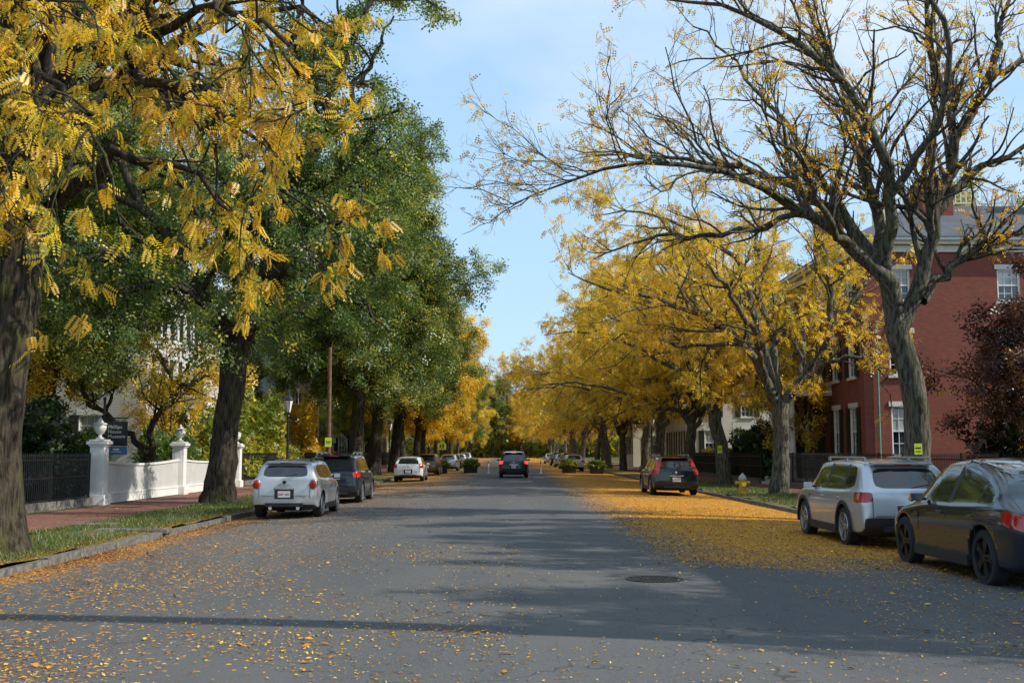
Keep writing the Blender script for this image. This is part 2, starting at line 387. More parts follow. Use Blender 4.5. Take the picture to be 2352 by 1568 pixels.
def brickmat(name, c1, c2, mort, sc, vecf=None, bw=.5, bh=.25, ms=.02, leaf=False, rough=.85):
    t = NT(name); p = t.pos() if vecf is None else vecf(t)
    b = t.n('ShaderNodeTexBrick'); t.l(p, b.inputs['Vector']); b.inputs['Scale'].default_value = sc
    b.inputs['Color1'].default_value = (*c1, 1); b.inputs['Color2'].default_value = (*c2, 1); b.inputs['Mortar'].default_value = (*mort, 1)
    b.inputs['Mortar Size'].default_value = ms; b.inputs['Brick Width'].default_value = bw; b.inputs['Row Height'].default_value = bh
    c = t.mix(t.math('MULTIPLY', t.noise(t.pos(), .9, 5), .55), b.outputs['Color'], tuple(x*.45 for x in c1))
    if leaf:
        pp = t.pos(); cell = t.n('ShaderNodeTexVoronoi'); cell.inputs['Scale'].default_value = 26; t.l(pp, cell.inputs['Vector'])
        sep = t.n('ShaderNodeSeparateXYZ'); t.l(cell.outputs['Color'], sep.inputs[0])
        hit = t.math('LESS_THAN', sep.outputs[0], t.smooth(t.noise(pp, .6, 3), .42, 1.05))
        c = t.mix(hit, c, t.ramp(sep.outputs[1], [(0, (.12, .045, .015)), (.5, (.3, .14, .02)), (1, (.55, .34, .03))]))
    return t.pbr(c, rough, 0, t.bump(b.outputs['Fac'], -.4, .01), spec=.3)
M_pave = brickmat('brick_paving', (.29, .12, .09), (.20, .085, .07), (.11, .09, .075), 4.0, leaf=True)
sheet('brick_pavement', [-12.55, -9.7], ys[::6], lambda X, Y: X*0+.14, M_pave)
sheet('brick_pavement', [11.3, 13.2], ys[::6], lambda X, Y: X*0+.14, M_pave)
sheet('garden_ground', np.linspace(-70, -12.55, 10), ys[::6], lambda X, Y: X*0+.15, M_garden)
sheet('garden_ground', np.linspace(13.2, 70, 10), ys[::6], lambda X, Y: X*0+.15, M_garden)
for nm, x0 in (('granite_kerb', XL-.08), ('granite_kerb', XR+.08)):
    mb = MB(); y = -40; random.seed(3)
    while y < 300:
        l = 1.8+random.random()*.8
        mb.box((x0+random.uniform(-.02, .02), y+l/2, .0+random.uniform(-.015, .015)), (.15, l-.015, .22)); y += l
    mb.build(nm, [M_granite])
mb = MB(); mb.box((-7.9, 23.6, .12), (1.5, .55, .1), rz=.1); mb.box((-9.3, 25.2, .13), (1.0, .5, .1), rz=.05)
mb.build('granite_step_slab', [M_granite], bevel=.02)

# ------------------------------------------------------------------ fallen leaves + grass blades
rg = np.random.default_rng(11)
def gz(x, y):
    z = crown(x)+.0; z = np.where(x < XL-.0, .16, z); z = np.where(x > XR, .16, z)
    z = np.where((x < -9.7) | (x > 11.3), .145, z); return z
def scatter(x0, x1, y0, y1, n, p=1., side=0, ypow=1.):
    x = x0+(x1-x0)*rg.random(n)
    if side == 1: x = x1-(x1-x0)*rg.random(n)**p
    if side == -1: x = x0+(x1-x0)*rg.random(n)**p
    y = y0+(y1-y0)*rg.random(n)**ypow
    return np.stack([x, y], 1)
def clump(XY, thr=.0, sc=1.1, ph=0):
    v = np.sin(XY[:, 0]*sc+ph)*np.sin(XY[:, 1]*sc*.8+1+ph)+.6*np.sin(XY[:, 0]*2.7*sc+XY[:, 1]*1.9*sc)+.8*rg.standard_normal(len(XY))
    return XY[v > thr]
pts = [clump(scatter(-7.1, .2, 5, 20, 26000, 1.8, -1), .0), clump(scatter(-7.1, .0, 5, 10.5, 15000, 1.3, -1), .0), scatter(-1, 8.3, 5, 17, 1700), scatter(0, 8.3, 5, 9.6, 2000),
       clump(scatter(3.5, 8.3, 9, 17, 8000, 1.4, 1), 0),
       clump(scatter(-7.1, -1.5, 18, 60, 26000, 2.2, -1), -.1), scatter(-7.15, -6.3, 12, 60, 10000, 1.5, -1), scatter(-1.5, 2.8, 16, 60, 1200),
       scatter(2.6, 8.35, 16, 34, 38000, .75, 1), scatter(2.5, 8.35, 32, 70, 20000), scatter(2.2, 4.2, 17, 45, 4000),
       scatter(-9.7, -7.3, 12, 50, 7000), scatter(-7.6, -7.1, 12, 45, 4000), scatter(-12.5, -9.7, 20, 60, 3500), clump(scatter(8.3, 11.3, 24, 70, 12000)), scatter(-16, -12.6, 24, 50, 2500)]
XY = np.vstack(pts); N = len(XY)
S = np.column_stack([XY, gz(XY[:, 0], XY[:, 1])+.006+.012*rg.random(N)])
sz = np.where(rg.random(N) < .03, .07, .03)*(.55+.85*rg.random(N))
a = rg.standard_normal((N, 3)); a[:, 2] *= .2; a = nrm(a); q = rg.standard_normal((N, 3))*.3; q[:, 2] += 1; q = nrm(q-(q*a).sum(1, keepdims=True)*a); b = np.cross(q, a)
tv = np.array([(-.5, 0, 0), (0, -.24, .06), (.5, 0, 0), (0, .24, .06)])
V = S[:, None]+sz[:, None, None]*(tv[None, :, 0:1]*a[:, None]+tv[None, :, 1:2]*b[:, None]+tv[None, :, 2:3]*q[:, None])
V[:, :, 2] = np.maximum(V[:, :, 2], (gz(XY[:, 0], XY[:, 1])+.003)[:, None])
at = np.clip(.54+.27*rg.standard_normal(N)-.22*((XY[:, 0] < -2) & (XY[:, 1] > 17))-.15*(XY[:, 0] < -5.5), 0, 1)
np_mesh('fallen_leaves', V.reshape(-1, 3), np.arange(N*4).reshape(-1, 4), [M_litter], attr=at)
XY = np.vstack([scatter(-9.7, -7.4, 13, 45, 44000), scatter(8.6, 11.3, 26, 60, 40000)])
v = np.sin(XY[:, 0]*1.7)*np.sin(XY[:, 1]*.9)+.7*rg.standard_normal(len(XY)); XY = XY[v > -.2]; N = len(XY)
S = np.column_stack([XY, .11+.04*rg.random(N)]); T = np.tile([0, 0, 1.], (N, 1))
a = nrm(np.column_stack([rg.standard_normal((N, 2))*.45, np.ones(N)])); b = nrm(np.column_stack([rg.standard_normal((N, 2)), np.zeros(N)]))
hh = (.05+.06*rg.random(N))[:, None, None]; tv = np.array([(0, -.09), (0, .09), (1, .015), (1, -.015)])
V = S[:, None]+hh*(tv[None, :, 0:1]*a[:, None]+tv[None, :, 1:2]*b[:, None])
np_mesh('grass_blades', V.reshape(-1, 3), np.arange(N*4).reshape(-1, 4), [M_blade], attr=rg.random(N))

# ------------------------------------------------------------------ trees
R1 = [[(0, 0, -.2, .58), (0, 0, .3, .40), (.05, 0, 1.6, .34), (.03, 0, 2.8, .32), (-.12, 0, 3.8, .31), (-.42, 0, 5.0, .30)],
      [(-.42, 0, 4.9, .27), (-.7, -.2, 6.15, .21), (-1.7, -.5, 7.0, .16), (-2.8, -.8, 7.7, .12), (-4.6, -1.2, 8.5, .085), (-6.8, -1.6, 8.8, .055), (-9, -1.5, 8.4, .03), (-10.3, -1.3, 7.8, .012)],
      [(-.7, -.2, 6.1, .18), (-1.2, .6, 7.7, .15), (-2.6, 1.4, 8.9, .115), (-4, 2, 9.7, .08), (-6, 2.6, 10.2, .05), (-8, 3, 10.2, .02)],
      [(-.7, -.1, 6.1, .19), (-.7, -.8, 8.2, .15), (-1.7, -1.6, 10.2, .115), (-3.2, -2, 11.7, .08), (-5.2, -2.2, 12.6, .05), (-7.8, -2.2, 13, .02)],
      [(-.45, 0, 5, .22), (-.5, .5, 7, .17), (-.5, 1.2, 9, .135), (-.8, 1.8, 11.4, .1), (-1.5, 2, 13.5, .065), (-2.4, 2.5, 16, .03)],
      [(-.3, 0, 4.8, .23), (.35, 0, 6.15, .19), (.6, -.3, 7.9, .15), (1.1, -.5, 9.6, .12), (.4, -.9, 12.2, .075), (.1, -1.2, 15.4, .03)],
      [(1.0, -.5, 9.3, .11), (1.9, -.9, 11.5, .08), (2.6, -1.4, 14.3, .03)],
      [(.3, 0, 5.6, .16), (1.1, .3, 6.5, .13), (2.3, .5, 7.1, .1), (3.9, .8, 7.8, .06), (5.5, 1, 9, .02)],
      [(.6, -.3, 7.8, .12), (1.5, -.2, 8.8, .09), (2.9, -.2, 9.5, .06), (4.5, -.5, 11, .02)],
      [(-1.7, -.5, 7.0, .11), (-2.8, -2.0, 7.5, .08), (-3.8, -3.4, 8.6, .055), (-5, -4.4, 9.6, .02)],
      [(-1.2, .6, 7.6, .1), (-1.8, 1.8, 9.5, .08), (-3.2, 2.8, 12.2, .05), (-5, 3.4, 14.4, .02)],
      [(-.7, -.8, 8.2, .11), (.2, -2.2, 10.3, .08), (-.6, -3.6, 12.8, .05), (-2.2, -4.5, 14.4, .02)],
      [(-2.8, -.8, 7.7, .09), (-4.4, .2, 7.4, .07), (-6.4, .8, 7.4, .045), (-8.2, 1, 6.8, .015)],
      [(1.9, -.9, 11.3, .08), (3.4, -.6, 12, .06), (5, 0, 12.6, .02)]]
tree('honey_locust_tree', R1, (10.5, 28.4, .1), 21, M_orange, .19, T_FROND_LO, 2, d=(2.1, 2.7, 3.6), lf=(.34, .5, .55), bark=M_barkg, keep=.75, up=.3, trop=.04,
     gn=.2, leaf2=M_yellow, frac2=.5, lmax=(3.6, 1.9, 1.0), tmin=.2, ang=.7)
R2 = [[(0, 0, -.2, .58), (0, 0, .3, .40), (.1, 0, 1.6, .31), (.14, 0, 3.65, .30)],
      [(.14, 0, 3.5, .23), (-.6, -.3, 4.5, .18), (-1.4, -.8, 5.8, .14), (-2.9, -1.2, 6.7, .105), (-4.9, -1.4, 7.6, .075), (-6.8, -1.2, 8.0, .05), (-8.2, -1, 8.6, .02)],
      [(.1, 0, 3.6, .21), (-.4, .2, 5.2, .17), (-.7, .5, 7, .145), (-1.2, 1, 9.2, .11), (-3, 1.4, 10.8, .075), (-5.6, 1.5, 11.6, .04), (-7.2, 1.5, 11.3, .02)],
      [(.2, 0, 3.6, .21), (.9, -.2, 4.5, .17), (1.8, -.5, 5.9, .14), (2.1, -.8, 7.9, .11), (1.4, -1.2, 10.2, .075), (.4, -1.5, 12.4, .03)],
      [(1.8, -.4, 5.9, .12), (2.9, .2, 7.3, .09), (4.0, .6, 8.8, .06), (4.6, .8, 10.4, .02)],
      [(0, 0, 3.9, .18), (.1, 1, 6.2, .14), (-.4, 1.8, 9, .1), (.2, 2.4, 12.6, .03)],
      [(-.6, -.3, 4.5, .14), (-1.2, -2, 5.8, .11), (-2.4, -3.6, 7.2, .08), (-3.6, -5, 8.4, .03)],
      [(-.7, .5, 7, .12), (-2.4, -.6, 8.6, .09), (-4.2, -1.8, 10, .05), (-5.8, -2.4, 10.2, .02)],
      [(.9, -.2, 4.5, .13), (1.6, 1.6, 6.5, .1), (2.8, 3.6, 8.2, .06), (3.4, 5, 9.5, .02)],
      [(-.5, 1, 5.4, .13), (-1.8, 3, 7.2, .09), (-3.6, 4.6, 8.6, .05), (-5.2, 5.4, 8.8, .02)],
      [(-1.4, -.8, 5.8, .1), (-3, .6, 5.9, .08), (-5, 1.4, 6.4, .05), (-7, 1.6, 6.2, .02)],
      [(.5, 0, 4.0, .12), (1.6, -1.2, 5.0, .09), (2.8, -1.8, 5.2, .06), (3.6, -2, 4.4, .03), (3.8, -2, 3.2, .01)]]
tR2 = tree('honey_locust_tree', R2, (10.66, 43.4, .1), 5, M_yellow, .25, T_FROND_LO, 6, d=(1.5, 2.2, 3.2), bark=M_barkg, keep=.85, up=.05, leaf2=M_gold, frac2=.35, lmax=(3.6, 2, 1))
tG1 = tree('honey_locust_tree', gen_limbs(31, 4.6, 12.4, 9.4, .31, 13, (-.7, 0)), (10.9, 55.5, .1), 32, M_yellow, .27, T_FROND_LO, 10, d=(1.3, 1.8, 2.8), bark=M_barkg, up=-.02, trop=-.01, leaf2=M_gold, frac2=.4, jit=.12, zcull=3.6)
tG2 = tree('honey_locust_tree', gen_limbs(41, 3.8, 12.0, 9.0, .31, 13, (.3, .2)), (10.8, 66, .1), 42, M_yellow, .27, T_FROND_LO, 10, d=(1.3, 1.8, 2.8), bark=M_barkg, up=-.02, trop=-.01, leaf2=M_gold, frac2=.5, jit=.12, zcull=3.6)
ry = [(77, 1), (88, 0), (99, 1), (110, 0), (122, 1), (135, 0), (150, 1), (166, 0), (184, 1), (204, 0), (226, 1), (250, 0), (280, 1)]
for i, (y, k) in enumerate(ry):
    s = 1.04+.12*math.sin(i*2.1); instance((tG1, tG2)[k], 'honey_locust_tree', (10.5+.5*math.sin(i*1.7), y, .1), i*1.9, (s, s, s*1.06))

L2_ = [[(0, 0, -.2, .85), (0, 0, .35, .54), (.1, 0, 1.6, .43), (.25, 0, 3.2, .40), (.45, 0, 4.9, .41)],
       [(.45, 0, 4.7, .34), (1.0, -.2, 6.5, .29), (2.0, -.3, 9, .24), (3.0, -.3, 11.5, .19), (3.8, -.6, 14, .14), (5.0, -1, 17, .06)],
       [(.45, 0, 4.7, .32), (.6, .6, 7, .28), (.2, 1, 10, .23), (.0, 1, 13.5, .17), (.4, 1.2, 17.5, .1), (.2, 1, 21.5, .03)],
       [(.4, 0, 4.7, .26), (-.6, -.6, 6.8, .21), (-2, -1.2, 9, .17), (-3.6, -1.4, 12, .12), (-5, -1.5, 15, .04)],
       [(.8, 0, 5.4, .18), (2.2, -1.2, 7.4, .14), (3.8, -1.8, 8.8, .1), (5.0, -2, 8.8, .06), (5.7, -2, 7.2, .02)],
       [(2.0, -.3, 9, .16), (3.6, .6, 10.4, .12), (5.0, .9, 11.6, .07), (5.9, 1, 11.6, .02)],
       [(.4, 0, 5.2, .2), (-1.4, .5, 6.6, .15), (-3.4, .8, 7.4, .1), (-5.4, .8, 6.8, .04), (-6.4, .8, 5.6, .02)],
       [(-2, -1.2, 9, .13), (-4, -2, 10.4, .1), (-6, -2.2, 11.8, .05), (-7.6, -2, 12, .02)],
       [(.6, .6, 7, .17), (1.8, 2.6, 9, .13), (3, 4.4, 10.8, .08), (4.4, 5.6, 11.6, .03)],
       [(3, -.3, 11.5, .13), (2.6, -2.4, 13.8, .09), (3.2, -3.8, 16.2, .03)],
       [(.2, 1, 10, .14), (-1.6, 2.6, 12.6, .1), (-3.2, 3.6, 15.6, .04)],
       [(.1, -.3, 8, .15), (.6, -2.6, 9.6, .12), (1.4, -4.6, 10, .07), (2.2, -5.8, 8.8, .02)],
       [(3.4, -.4, 12.6, .12), (4.6, 0, 14.4, .08), (5.4, .2, 16.4, .03)],
       [(-1, 0, 6.8, .14), (-2.2, -2.6, 7.6, .1), (-3.4, -4.4, 7.2, .05), (-3.8, -5.4, 5.8, .02)],
       [(.6, 0, 5.2, .14), (.9, -2, 6.6, .1), (1.4, -3.8, 6.8, .06), (1.8, -5, 5.6, .03), (1.9, -5.2, 4.8, .01)],
       [(.8, 0, 5.6, .14), (2.6, 1, 6.6, .1), (4.2, 1.6, 6.8, .06), (5.2, 1.8, 5.8, .02)],
       [(.5, -.2, 5.4, .13), (-.6, -2, 6.6, .1), (-1.6, -3.4, 6.6, .06), (-2.4, -4.4, 5.2, .02)],
       [(1.2, -.2, 6.5, .13), (2.6, -2.4, 7.6, .09), (3.6, -4.2, 7.6, .05), (4.2, -5, 6.2, .02)],
       [(.6, .4, 6, .13), (.4, 2.6, 7, .09), (-.4, 4.4, 7, .05), (-1, 5, 5.6, .02)]]
tree('elm_tree', L2_, (-9.3, 35.9, .1), 51, M_green, .25, T_SPRAY, 9, d=(1.7, 2.2, 3.0), lf=(.36, .5, .5), up=.0, trop=-.03, leaf2=M_greeny, frac2=.16, lmax=(3.2, 1.6, .8), zcull=3.8, jit=.14)
tE1 = tree('elm_tree', gen_limbs(61, 5.2, 20.0, 5.9, .42, 15, (.2, 0)), (-9.5, 69.6, .1), 62, M_green, .34, T_SPRAY, 9, d=(1.5, 1.7, 2.2), up=-.05, trop=-.05, leaf2=M_greeny, frac2=.25, tmin=.08, jit=.2)
tE2 = tree('elm_tree', gen_limbs(71, 5, 17.5, 5.7, .38, 15, (.4, 0)), (-9.3, 91, .1), 72, M_green, .34, T_SPRAY, 9, d=(1.5, 1.7, 2.2), up=-.05, trop=-.05, leaf2=M_greeny, frac2=.4, tmin=.08, jit=.2)
tE3 = tree('maple_tree', gen_limbs(81, 4.5, 17, 6.6, .36, 14, (.3, 0)), (-9.3, 113, .1), 82, M_gold, .38, T_SPRAY, 9, d=(1.4, 1.6, 2.0), up=-.03, trop=-.04, leaf2=M_yellow, frac2=.5, tmin=.08, jit=.2)
for i, (y, k) in enumerate([(80, 1), (102, 2), (124, 2), (138, 2), (152, 2), (170, 1), (190, 2), (215, 2), (250, 1), (290, 2)]):
    s = .94+.1*math.sin(i*1.3+1); instance((tE1, tE2, tE3)[k], 'street_tree', (-9.6, y, .1), i*2.3+1, (s, s, s))
for i, (x, y, k, s) in enumerate([(-18.5, 44, 0, .85), (-21, 30, 1, .8), (-25, 72, 0, .9)]):
    instance((tE1, tE2, tE3)[k], 'elm_tree', (x, y, .1), i*2.1, (s, s, s))
for i in range(8):
    instance((tE3, tE1)[i % 2], 'street_tree', (-35+i*10+2*math.sin(i*3), 318+12*math.sin(i*2.2), 0), i*1.3, (1.15, 1.15, 1.05))

L1_ = [[(.0, 0, -.2, .9), (0, 0, .3, .6), (-.05, 0, 1.6, .47), (.05, 0, 3, .44), (.2, 0, 4.6, .44), (.25, 0, 6, .42)],
       [(.25, 0, 5.6, .26), (1.2, -1.2, 7.0, .17), (3, -3, 8.0, .1), (5.0, -4.6, 8.0, .06), (6.6, -5.6, 7.5, .03), (7.7, -6.1, 6.9, .012)],
       [(1.2, -1.2, 7.0, .13), (3, -3.4, 7.4, .08), (4.8, -5, 7.2, .05), (5.9, -5.9, 6.4, .025), (6.4, -6.3, 5.6, .01)],
       [(.25, 0, 5.2, .2), (1.9, -2.8, 6.7, .12), (3.8, -4.6, 6.5, .07), (5.3, -5.8, 5.6, .035), (6.0, -6.1, 4.6, .012)],
       [(.25, -.2, 5.6, .2), (1.8, -4.8, 6.9, .11), (3.2, -6.8, 6.2, .06), (4.2, -7.6, 5.2, .025), (4.6, -7.8, 4.6, .01)],
       [(.1, -.2, 5, .17), (.9, -3.8, 6.0, .1), (2, -5.6, 5.4, .06), (2.9, -6.3, 4.5, .025), (3.2, -6.5, 3.9, .01)],
       [(0, -.2, 5.4, .18), (-.2, -3, 6.8, .11), (.4, -5.6, 6.4, .06), (1.3, -7, 5.3, .025), (1.6, -7.4, 4.6, .01)],
       [(.25, 0, 5.8, .3), (.6, -.2, 8.5, .22), (1.6, -.6, 11, .14), (3.4, -1, 13, .07), (5, -1.4, 14, .03)],
       [(.2, 0, 5.8, .28), (-.4, .6, 9, .2), (-.8, 1, 12, .12), (-1, 1.4, 15, .04)],
       [(.3, 0, 6.5, .2), (2, 0, 8, .13), (3.6, -.6, 8.8, .08), (5.0, -1.4, 8.8, .04), (6.0, -2, 8, .015)],
       [(.3, 0, 7.4, .2), (1.8, -2, 9, .12), (3.8, -3.6, 9.6, .07), (5.6, -4.6, 9.2, .03), (6.8, -5.2, 8.4, .015)],
       [(.6, -.2, 8, .16), (1, -3, 9, .1), (2.0, -5.4, 8.8, .06), (3.4, -6.6, 7.6, .02)],
       [(.2, .1, 5.4, .16), (1.6, -.4, 6.4, .11), (3, -1, 6.4, .06), (4.4, -1.6, 5.2, .025), (4.8, -1.8, 4.3, .01)],
       [(-.1, -.2, 5.2, .18), (-1.5, -2, 6.4, .1), (-2.4, -3.6, 6, .05), (-2.4, -4.4, 4.8, .02)],
       [(1.9, -2.8, 6.7, .08), (3.0, -4.6, 7.2, .05), (3.8, -6, 7.0, .03), (4.6, -7, 6.2, .01)],
       [(.9, -3.8, 6.0, .07), (1.8, -5.4, 6.8, .05), (2.8, -6.8, 6.8, .03), (3.6, -7.6, 6.2, .01)],
       [(3, -3, 8.0, .06), (4.4, -4.8, 7.6, .04), (5.2, -5.8, 6.8, .02), (5.6, -6.2, 6, .01)],
       [(.25, 0, 6, .16), (1.8, -1.4, 7.6, .11), (3.4, -2.2, 7.6, .07), (4.8, -2.6, 6.6, .03), (5.4, -2.8, 5.6, .01)],
       [(-.2, -3, 6.8, .06), (.8, -4.8, 7.4, .04), (1.8, -6.2, 7.2, .02), (2.4, -6.8, 6.6, .01)],
       [(1.8, -4.8, 6.9, .06), (2.6, -6.4, 6.9, .04), (3.6, -7.6, 6.4, .02), (4.6, -8.4, 5.8, .01)]]
tree('honey_locust_tree', L1_, (-8.55, 18.5, .1), 91, M_yellow, .19, T_FROND, 7, d=(1.9, 2.5, 3.4), lf=(.25, .5, .55), up=-.05, trop=-.06, leaf2=M_greeny, frac2=.24,
     lmax=(1.5, .9, .5), droop=.75, tmin=.22, jit=.04, keep=.8)

G = [[(0, 0, -.1, .24), (.05, 0, .8, .17), (0, 0, 1.6, .16)],
     [(0, 0, 1.5, .13), (.1, -.3, 2.6, .11), (.9, -.5, 3.6, .09), (1.5, -.4, 4.3, .06), (2.3, -.3, 4.6, .02)],
     [(0, 0, 1.5, .14), (-.9, .2, 2.2, .12), (-1.9, .2, 3.0, .1), (-2.6, 0, 3.7, .08), (-2.7, 0, 4.6, .06), (-3.4, 0, 5.4, .02)],
     [(.5, -.4, 3.1, .1), (.9, -.2, 4.2, .08), (.2, 0, 5.4, .06), (-.6, 0, 6.4, .04), (-1.2, .2, 7.2, .02)],
     [(-1.9, .2, 3.0, .08), (-1.6, .6, 4.4, .06), (-1.2, .6, 5.8, .02)], [(-1.6, .6, 4.2, .05), (-2.6, 1.2, 5.6, .04), (-3.6, 1.4, 6.8, .02)], [(.9, -.2, 4.2, .05), (1.8, .2, 5.6, .04), (2.4, .6, 6.6, .02)]]
tree('magnolia_tree', G, (-14.0, 43.5, .15), 95, M_yellow, .24, T_SPRAY, 7, d=(2.0, 2.3, 2.8), lf=(.42, .5, .5), up=.1, leaf2=M_greeny, frac2=.5, lmax=(1.8, 1, .5), jit=.1)

def cloud_sites(c, r, n, rng, hollow=.5, lump=.25):
    d = nrm(rng.standard_normal((n, 3))); d[:, 2] = np.abs(d[:, 2])*1.0-.25*rng.random(n)
    k = 1+lump*np.sin(d[:, 0]*7+c[0])*np.sin(d[:, 1]*6+c[1]*2)+lump*.6*np.sin(d[:, 2]*11+c[1])
    rad = (hollow+(1-hollow)*rng.random(n)**.5)*k
    return np.array(c)+d*rad[:, None]*np.array(r), d
def bush(name, c, r, n, mat, size, seed, tm=T_CLUST):
    rng = np.random.default_rng(seed); e = empty(name, (c[0], c[1], .12))
    mb = MB()
    for i in range(7):
        a = i*.9; mb.tube((0, 0, 0), (math.cos(a)*r[0]*.6, math.sin(a)*r[1]*.6, r[2]*.75), .04, 6, r1=.012)
    mb.build('stems', [M_bark], e)
    S, D = cloud_sites((0, 0, r[2]*.12), r, n, rng); S[:, 2] = np.maximum(S[:, 2], .05)
    leaves_at('foliage', S, D, size, tm, mat, rng, .1, e); return e
bush('rhododendron_bush', (-15.6, 35, 0), (2.2, 3, 3.0), 9000, M_dkgreen, .16, 1)
bush('rhododendron_bush', (-15.8, 40, 0), (1.8, 2.4, 2.2), 6000, M_green, .16, 2)
bush('rhododendron_bush', (-14.8, 48.5, 0), (1.6, 3, 2.4), 6000, M_green, .15, 3)
bush('garden_shrub', (-14.6, 56, 0), (1.8, 3.4, 3.6), 6000, M_greeny, .2, 4)
bush('garden_shrub', (-14.6, 65, 0), (2, 5, 4.6), 8000, M_greeny, .22, 5)
bush('garden_shrub', (-15, 78, 0), (2, 6, 5), 7000, M_gold, .25, 6)
bush('yew_hedge', (19.4, 39, 0), (3.6, 2.4, 2.6), 9000, M_dkgreen, .16, 7)
bush('yew_hedge', (15.2, 66, 0), (1.8, 6, 3.0), 8000, M_dkgreen, .2, 8)
bush('yew_hedge', (14.6, 57, 0), (1.0, 2.4, 1.6), 3000, M_dkgreen, .16, 18)
bush('garden_shrub', (15.2, 78, 0), (1.4, 4, 1.8), 4000, M_greeny, .2, 9)
tree('copper_beech_tree', gen_limbs(15, 1.4, 7.0, 4.4, .14, 14), (19.2, 38.5, .15), 16, M_red, .28, T_SPRAY, 11, d=(1.7, 2.2, 2.6), up=-.02, trop=-.03, lmax=(2, 1, .5), tmin=.08, jit=.18)
bt = tree('garden_tree', gen_limbs(25, 3.5, 13, 5.5, .26, 12), (-22, 46, .1), 26, M_greeny, .36, T_SPRAY, 9, d=(1.3, 1.6, 2.0), up=0, tmin=.1, jit=.18)
yt = tree('garden_tree', gen_limbs(27, 1.6, 6.6, 2.6, .14, 9), (14.9, 56, .1), 28, M_gold, .3, T_SPRAY, 7, d=(1.4, 1.8, 2.2), up=0, trop=-.04, tmin=.1, lmax=(1.8, 1, .5), jit=.14)
for i, (x, y, s) in enumerate([(-15.4, 50, .8), (-16, 60, .95), (-18, 39, 1.0)]): instance(yt, 'garden_tree', (x, y, .1), i*1.7+1, (s, s, s))
for i, (x, y, s) in enumerate([(-19.5, 74, 1.0), (-20, 96, 1.1), (-30, 60, 1.3), (-24, 120, 1.2), (19, 76, 1), (21, 110, 1.1), (-20, 30, 1.05), (-22, 150, 1.3), (22, 160, 1.3), (30, 70, 1.2),
                               (15.0, 9.5, .78), (15.2, 16, .84), (14.8, 21.5, .76), (-15, 108, .7), (-15, 120, .75)]):
    instance(bt, 'garden_tree', (x, y, .1), i*1.7, (s, s, s))
rng = np.random.default_rng(77); SS = []; DD = []
for i in range(60):
    y = 340+rng.random()*60; x = -90+180*rng.random(); r = 6+4*rng.random()
    s, dd = cloud_sites((x, y, (3+7*rng.random()) if i < 40 else .5), (r, r, r*1.1), 700, rng); SS.append(s); DD.append(dd)
for i in range(8):
    s, dd = cloud_sites((-18+i*5.2, 330, .3), (5, 4, 5), 900, rng, .3); SS.append(s); DD.append(dd)
for i in range(70):
    sgn = -1 if i % 2 else 1; y = 85+rng.random()*220; x = sgn*(24+22*rng.random()); r = 4+3*rng.random()
    if sgn > 0 and y < 145: x += 8
    s, dd = cloud_sites((x, y, 2+6*rng.random()), (r, r, r*1.1), 500, rng); SS.append(s); DD.append(dd)
leaves_at('distant_trees', np.vstack(SS), np.vstack(DD), .95, T_CLUST, M_greeny, rng, .1)

# ------------------------------------------------------------------ buildings
def wall(mb, o, u, nn, width, z0, z1, wins, mw=0, mf=1, mg=2, ms=3, lint=4, mullions=(2, 1)):
    o = Vector(o); u = Vector(u); nn = Vector(nn); up = Vector((0, 0, 1)); rz = math.atan2(u.y, u.x)
    us = sorted({0, width} | {w[0]-w[2]/2 for w in wins} | {w[0]+w[2]/2 for w in wins})
    zs = sorted({z0, z1} | {w[1] for w in wins} | {w[1]+w[3] for w in wins})
    P = lambda a, z, d=0: tuple(o+u*a+up*z+nn*d)
    for i in range(len(us)-1):
        for j in range(len(zs)-1):
            a, b, c, d = us[i], us[i+1], zs[j], zs[j+1]; ca, cz = (a+b)/2, (c+d)/2
            if any(abs(ca-w[0]) < w[2]/2 and w[1] < cz < w[1]+w[3] for w in wins): continue
            mb.add([P(a, c), P(b, c), P(b, d), P(a, d)], [(0, 1, 2, 3)], mw)
    for w in wins:
        a, b, c, d = w[0]-w[2]/2, w[0]+w[2]/2, w[1], w[1]+w[3]; D = -.14
        mb.add([P(a, c), P(a, d), P(a, d, D), P(a, c, D)], [(0, 1, 2, 3)], mf); mb.add([P(b, c), P(b, d), P(b, d, D), P(b, c, D)], [(0, 1, 2, 3)], mf)
        mb.add([P(a, c), P(b, c), P(b, c, D), P(a, c, D)], [(0, 1, 2, 3)], mf); mb.add([P(a, d), P(b, d), P(b, d, D), P(a, d, D)], [(0, 1, 2, 3)], mf)
        mb.add([P(a, c, -.12), P(b, c, -.12), P(b, d, -.12), P(a, d, -.12)], [(0, 1, 2, 3)], mg)
        B = lambda ac, zc, wd, ht, dep, off, m: mb.box(P(ac, zc, off), (wd, dep, ht), m, rz)
        B((a+b)/2, (c+d)/2, w[2]-.02, .06, .05, -.08, mf)
        B((a+b)/2, d-w[3]*.27, w[2]-.16, w[3]*.46, .01, -.112, 8)
        for s_ in (a+.035, b-.035): B(s_, (c+d)/2, .07, w[3]-.02, .05, -.075, mf)
        for z_ in (c+.035, d-.035): B((a+b)/2, z_, w[2]-.15, .07, .05, -.07, mf)
        for k in range(1, mullions[0]+1): B(a+w[2]*k/(mullions[0]+1), (c+d)/2, .025, w[3]-.15, .03, -.095, mf)
        for k in (.25, .75): B((a+b)/2, c+w[3]*k, w[2]-.15, .025, .026, -.095, mf)
        B((a+b)/2, c-.06, w[2]+.2, .12, .12, .04, lint); B((a+b)/2, d+.11, w[2]+.24, .22, .07, .02, lint)
        if len(w) > 4 and w[4]:
            for s_ in (a-.26, b+.26): B(s_, (c+d)/2, .44, w[3], .05, .035, ms)

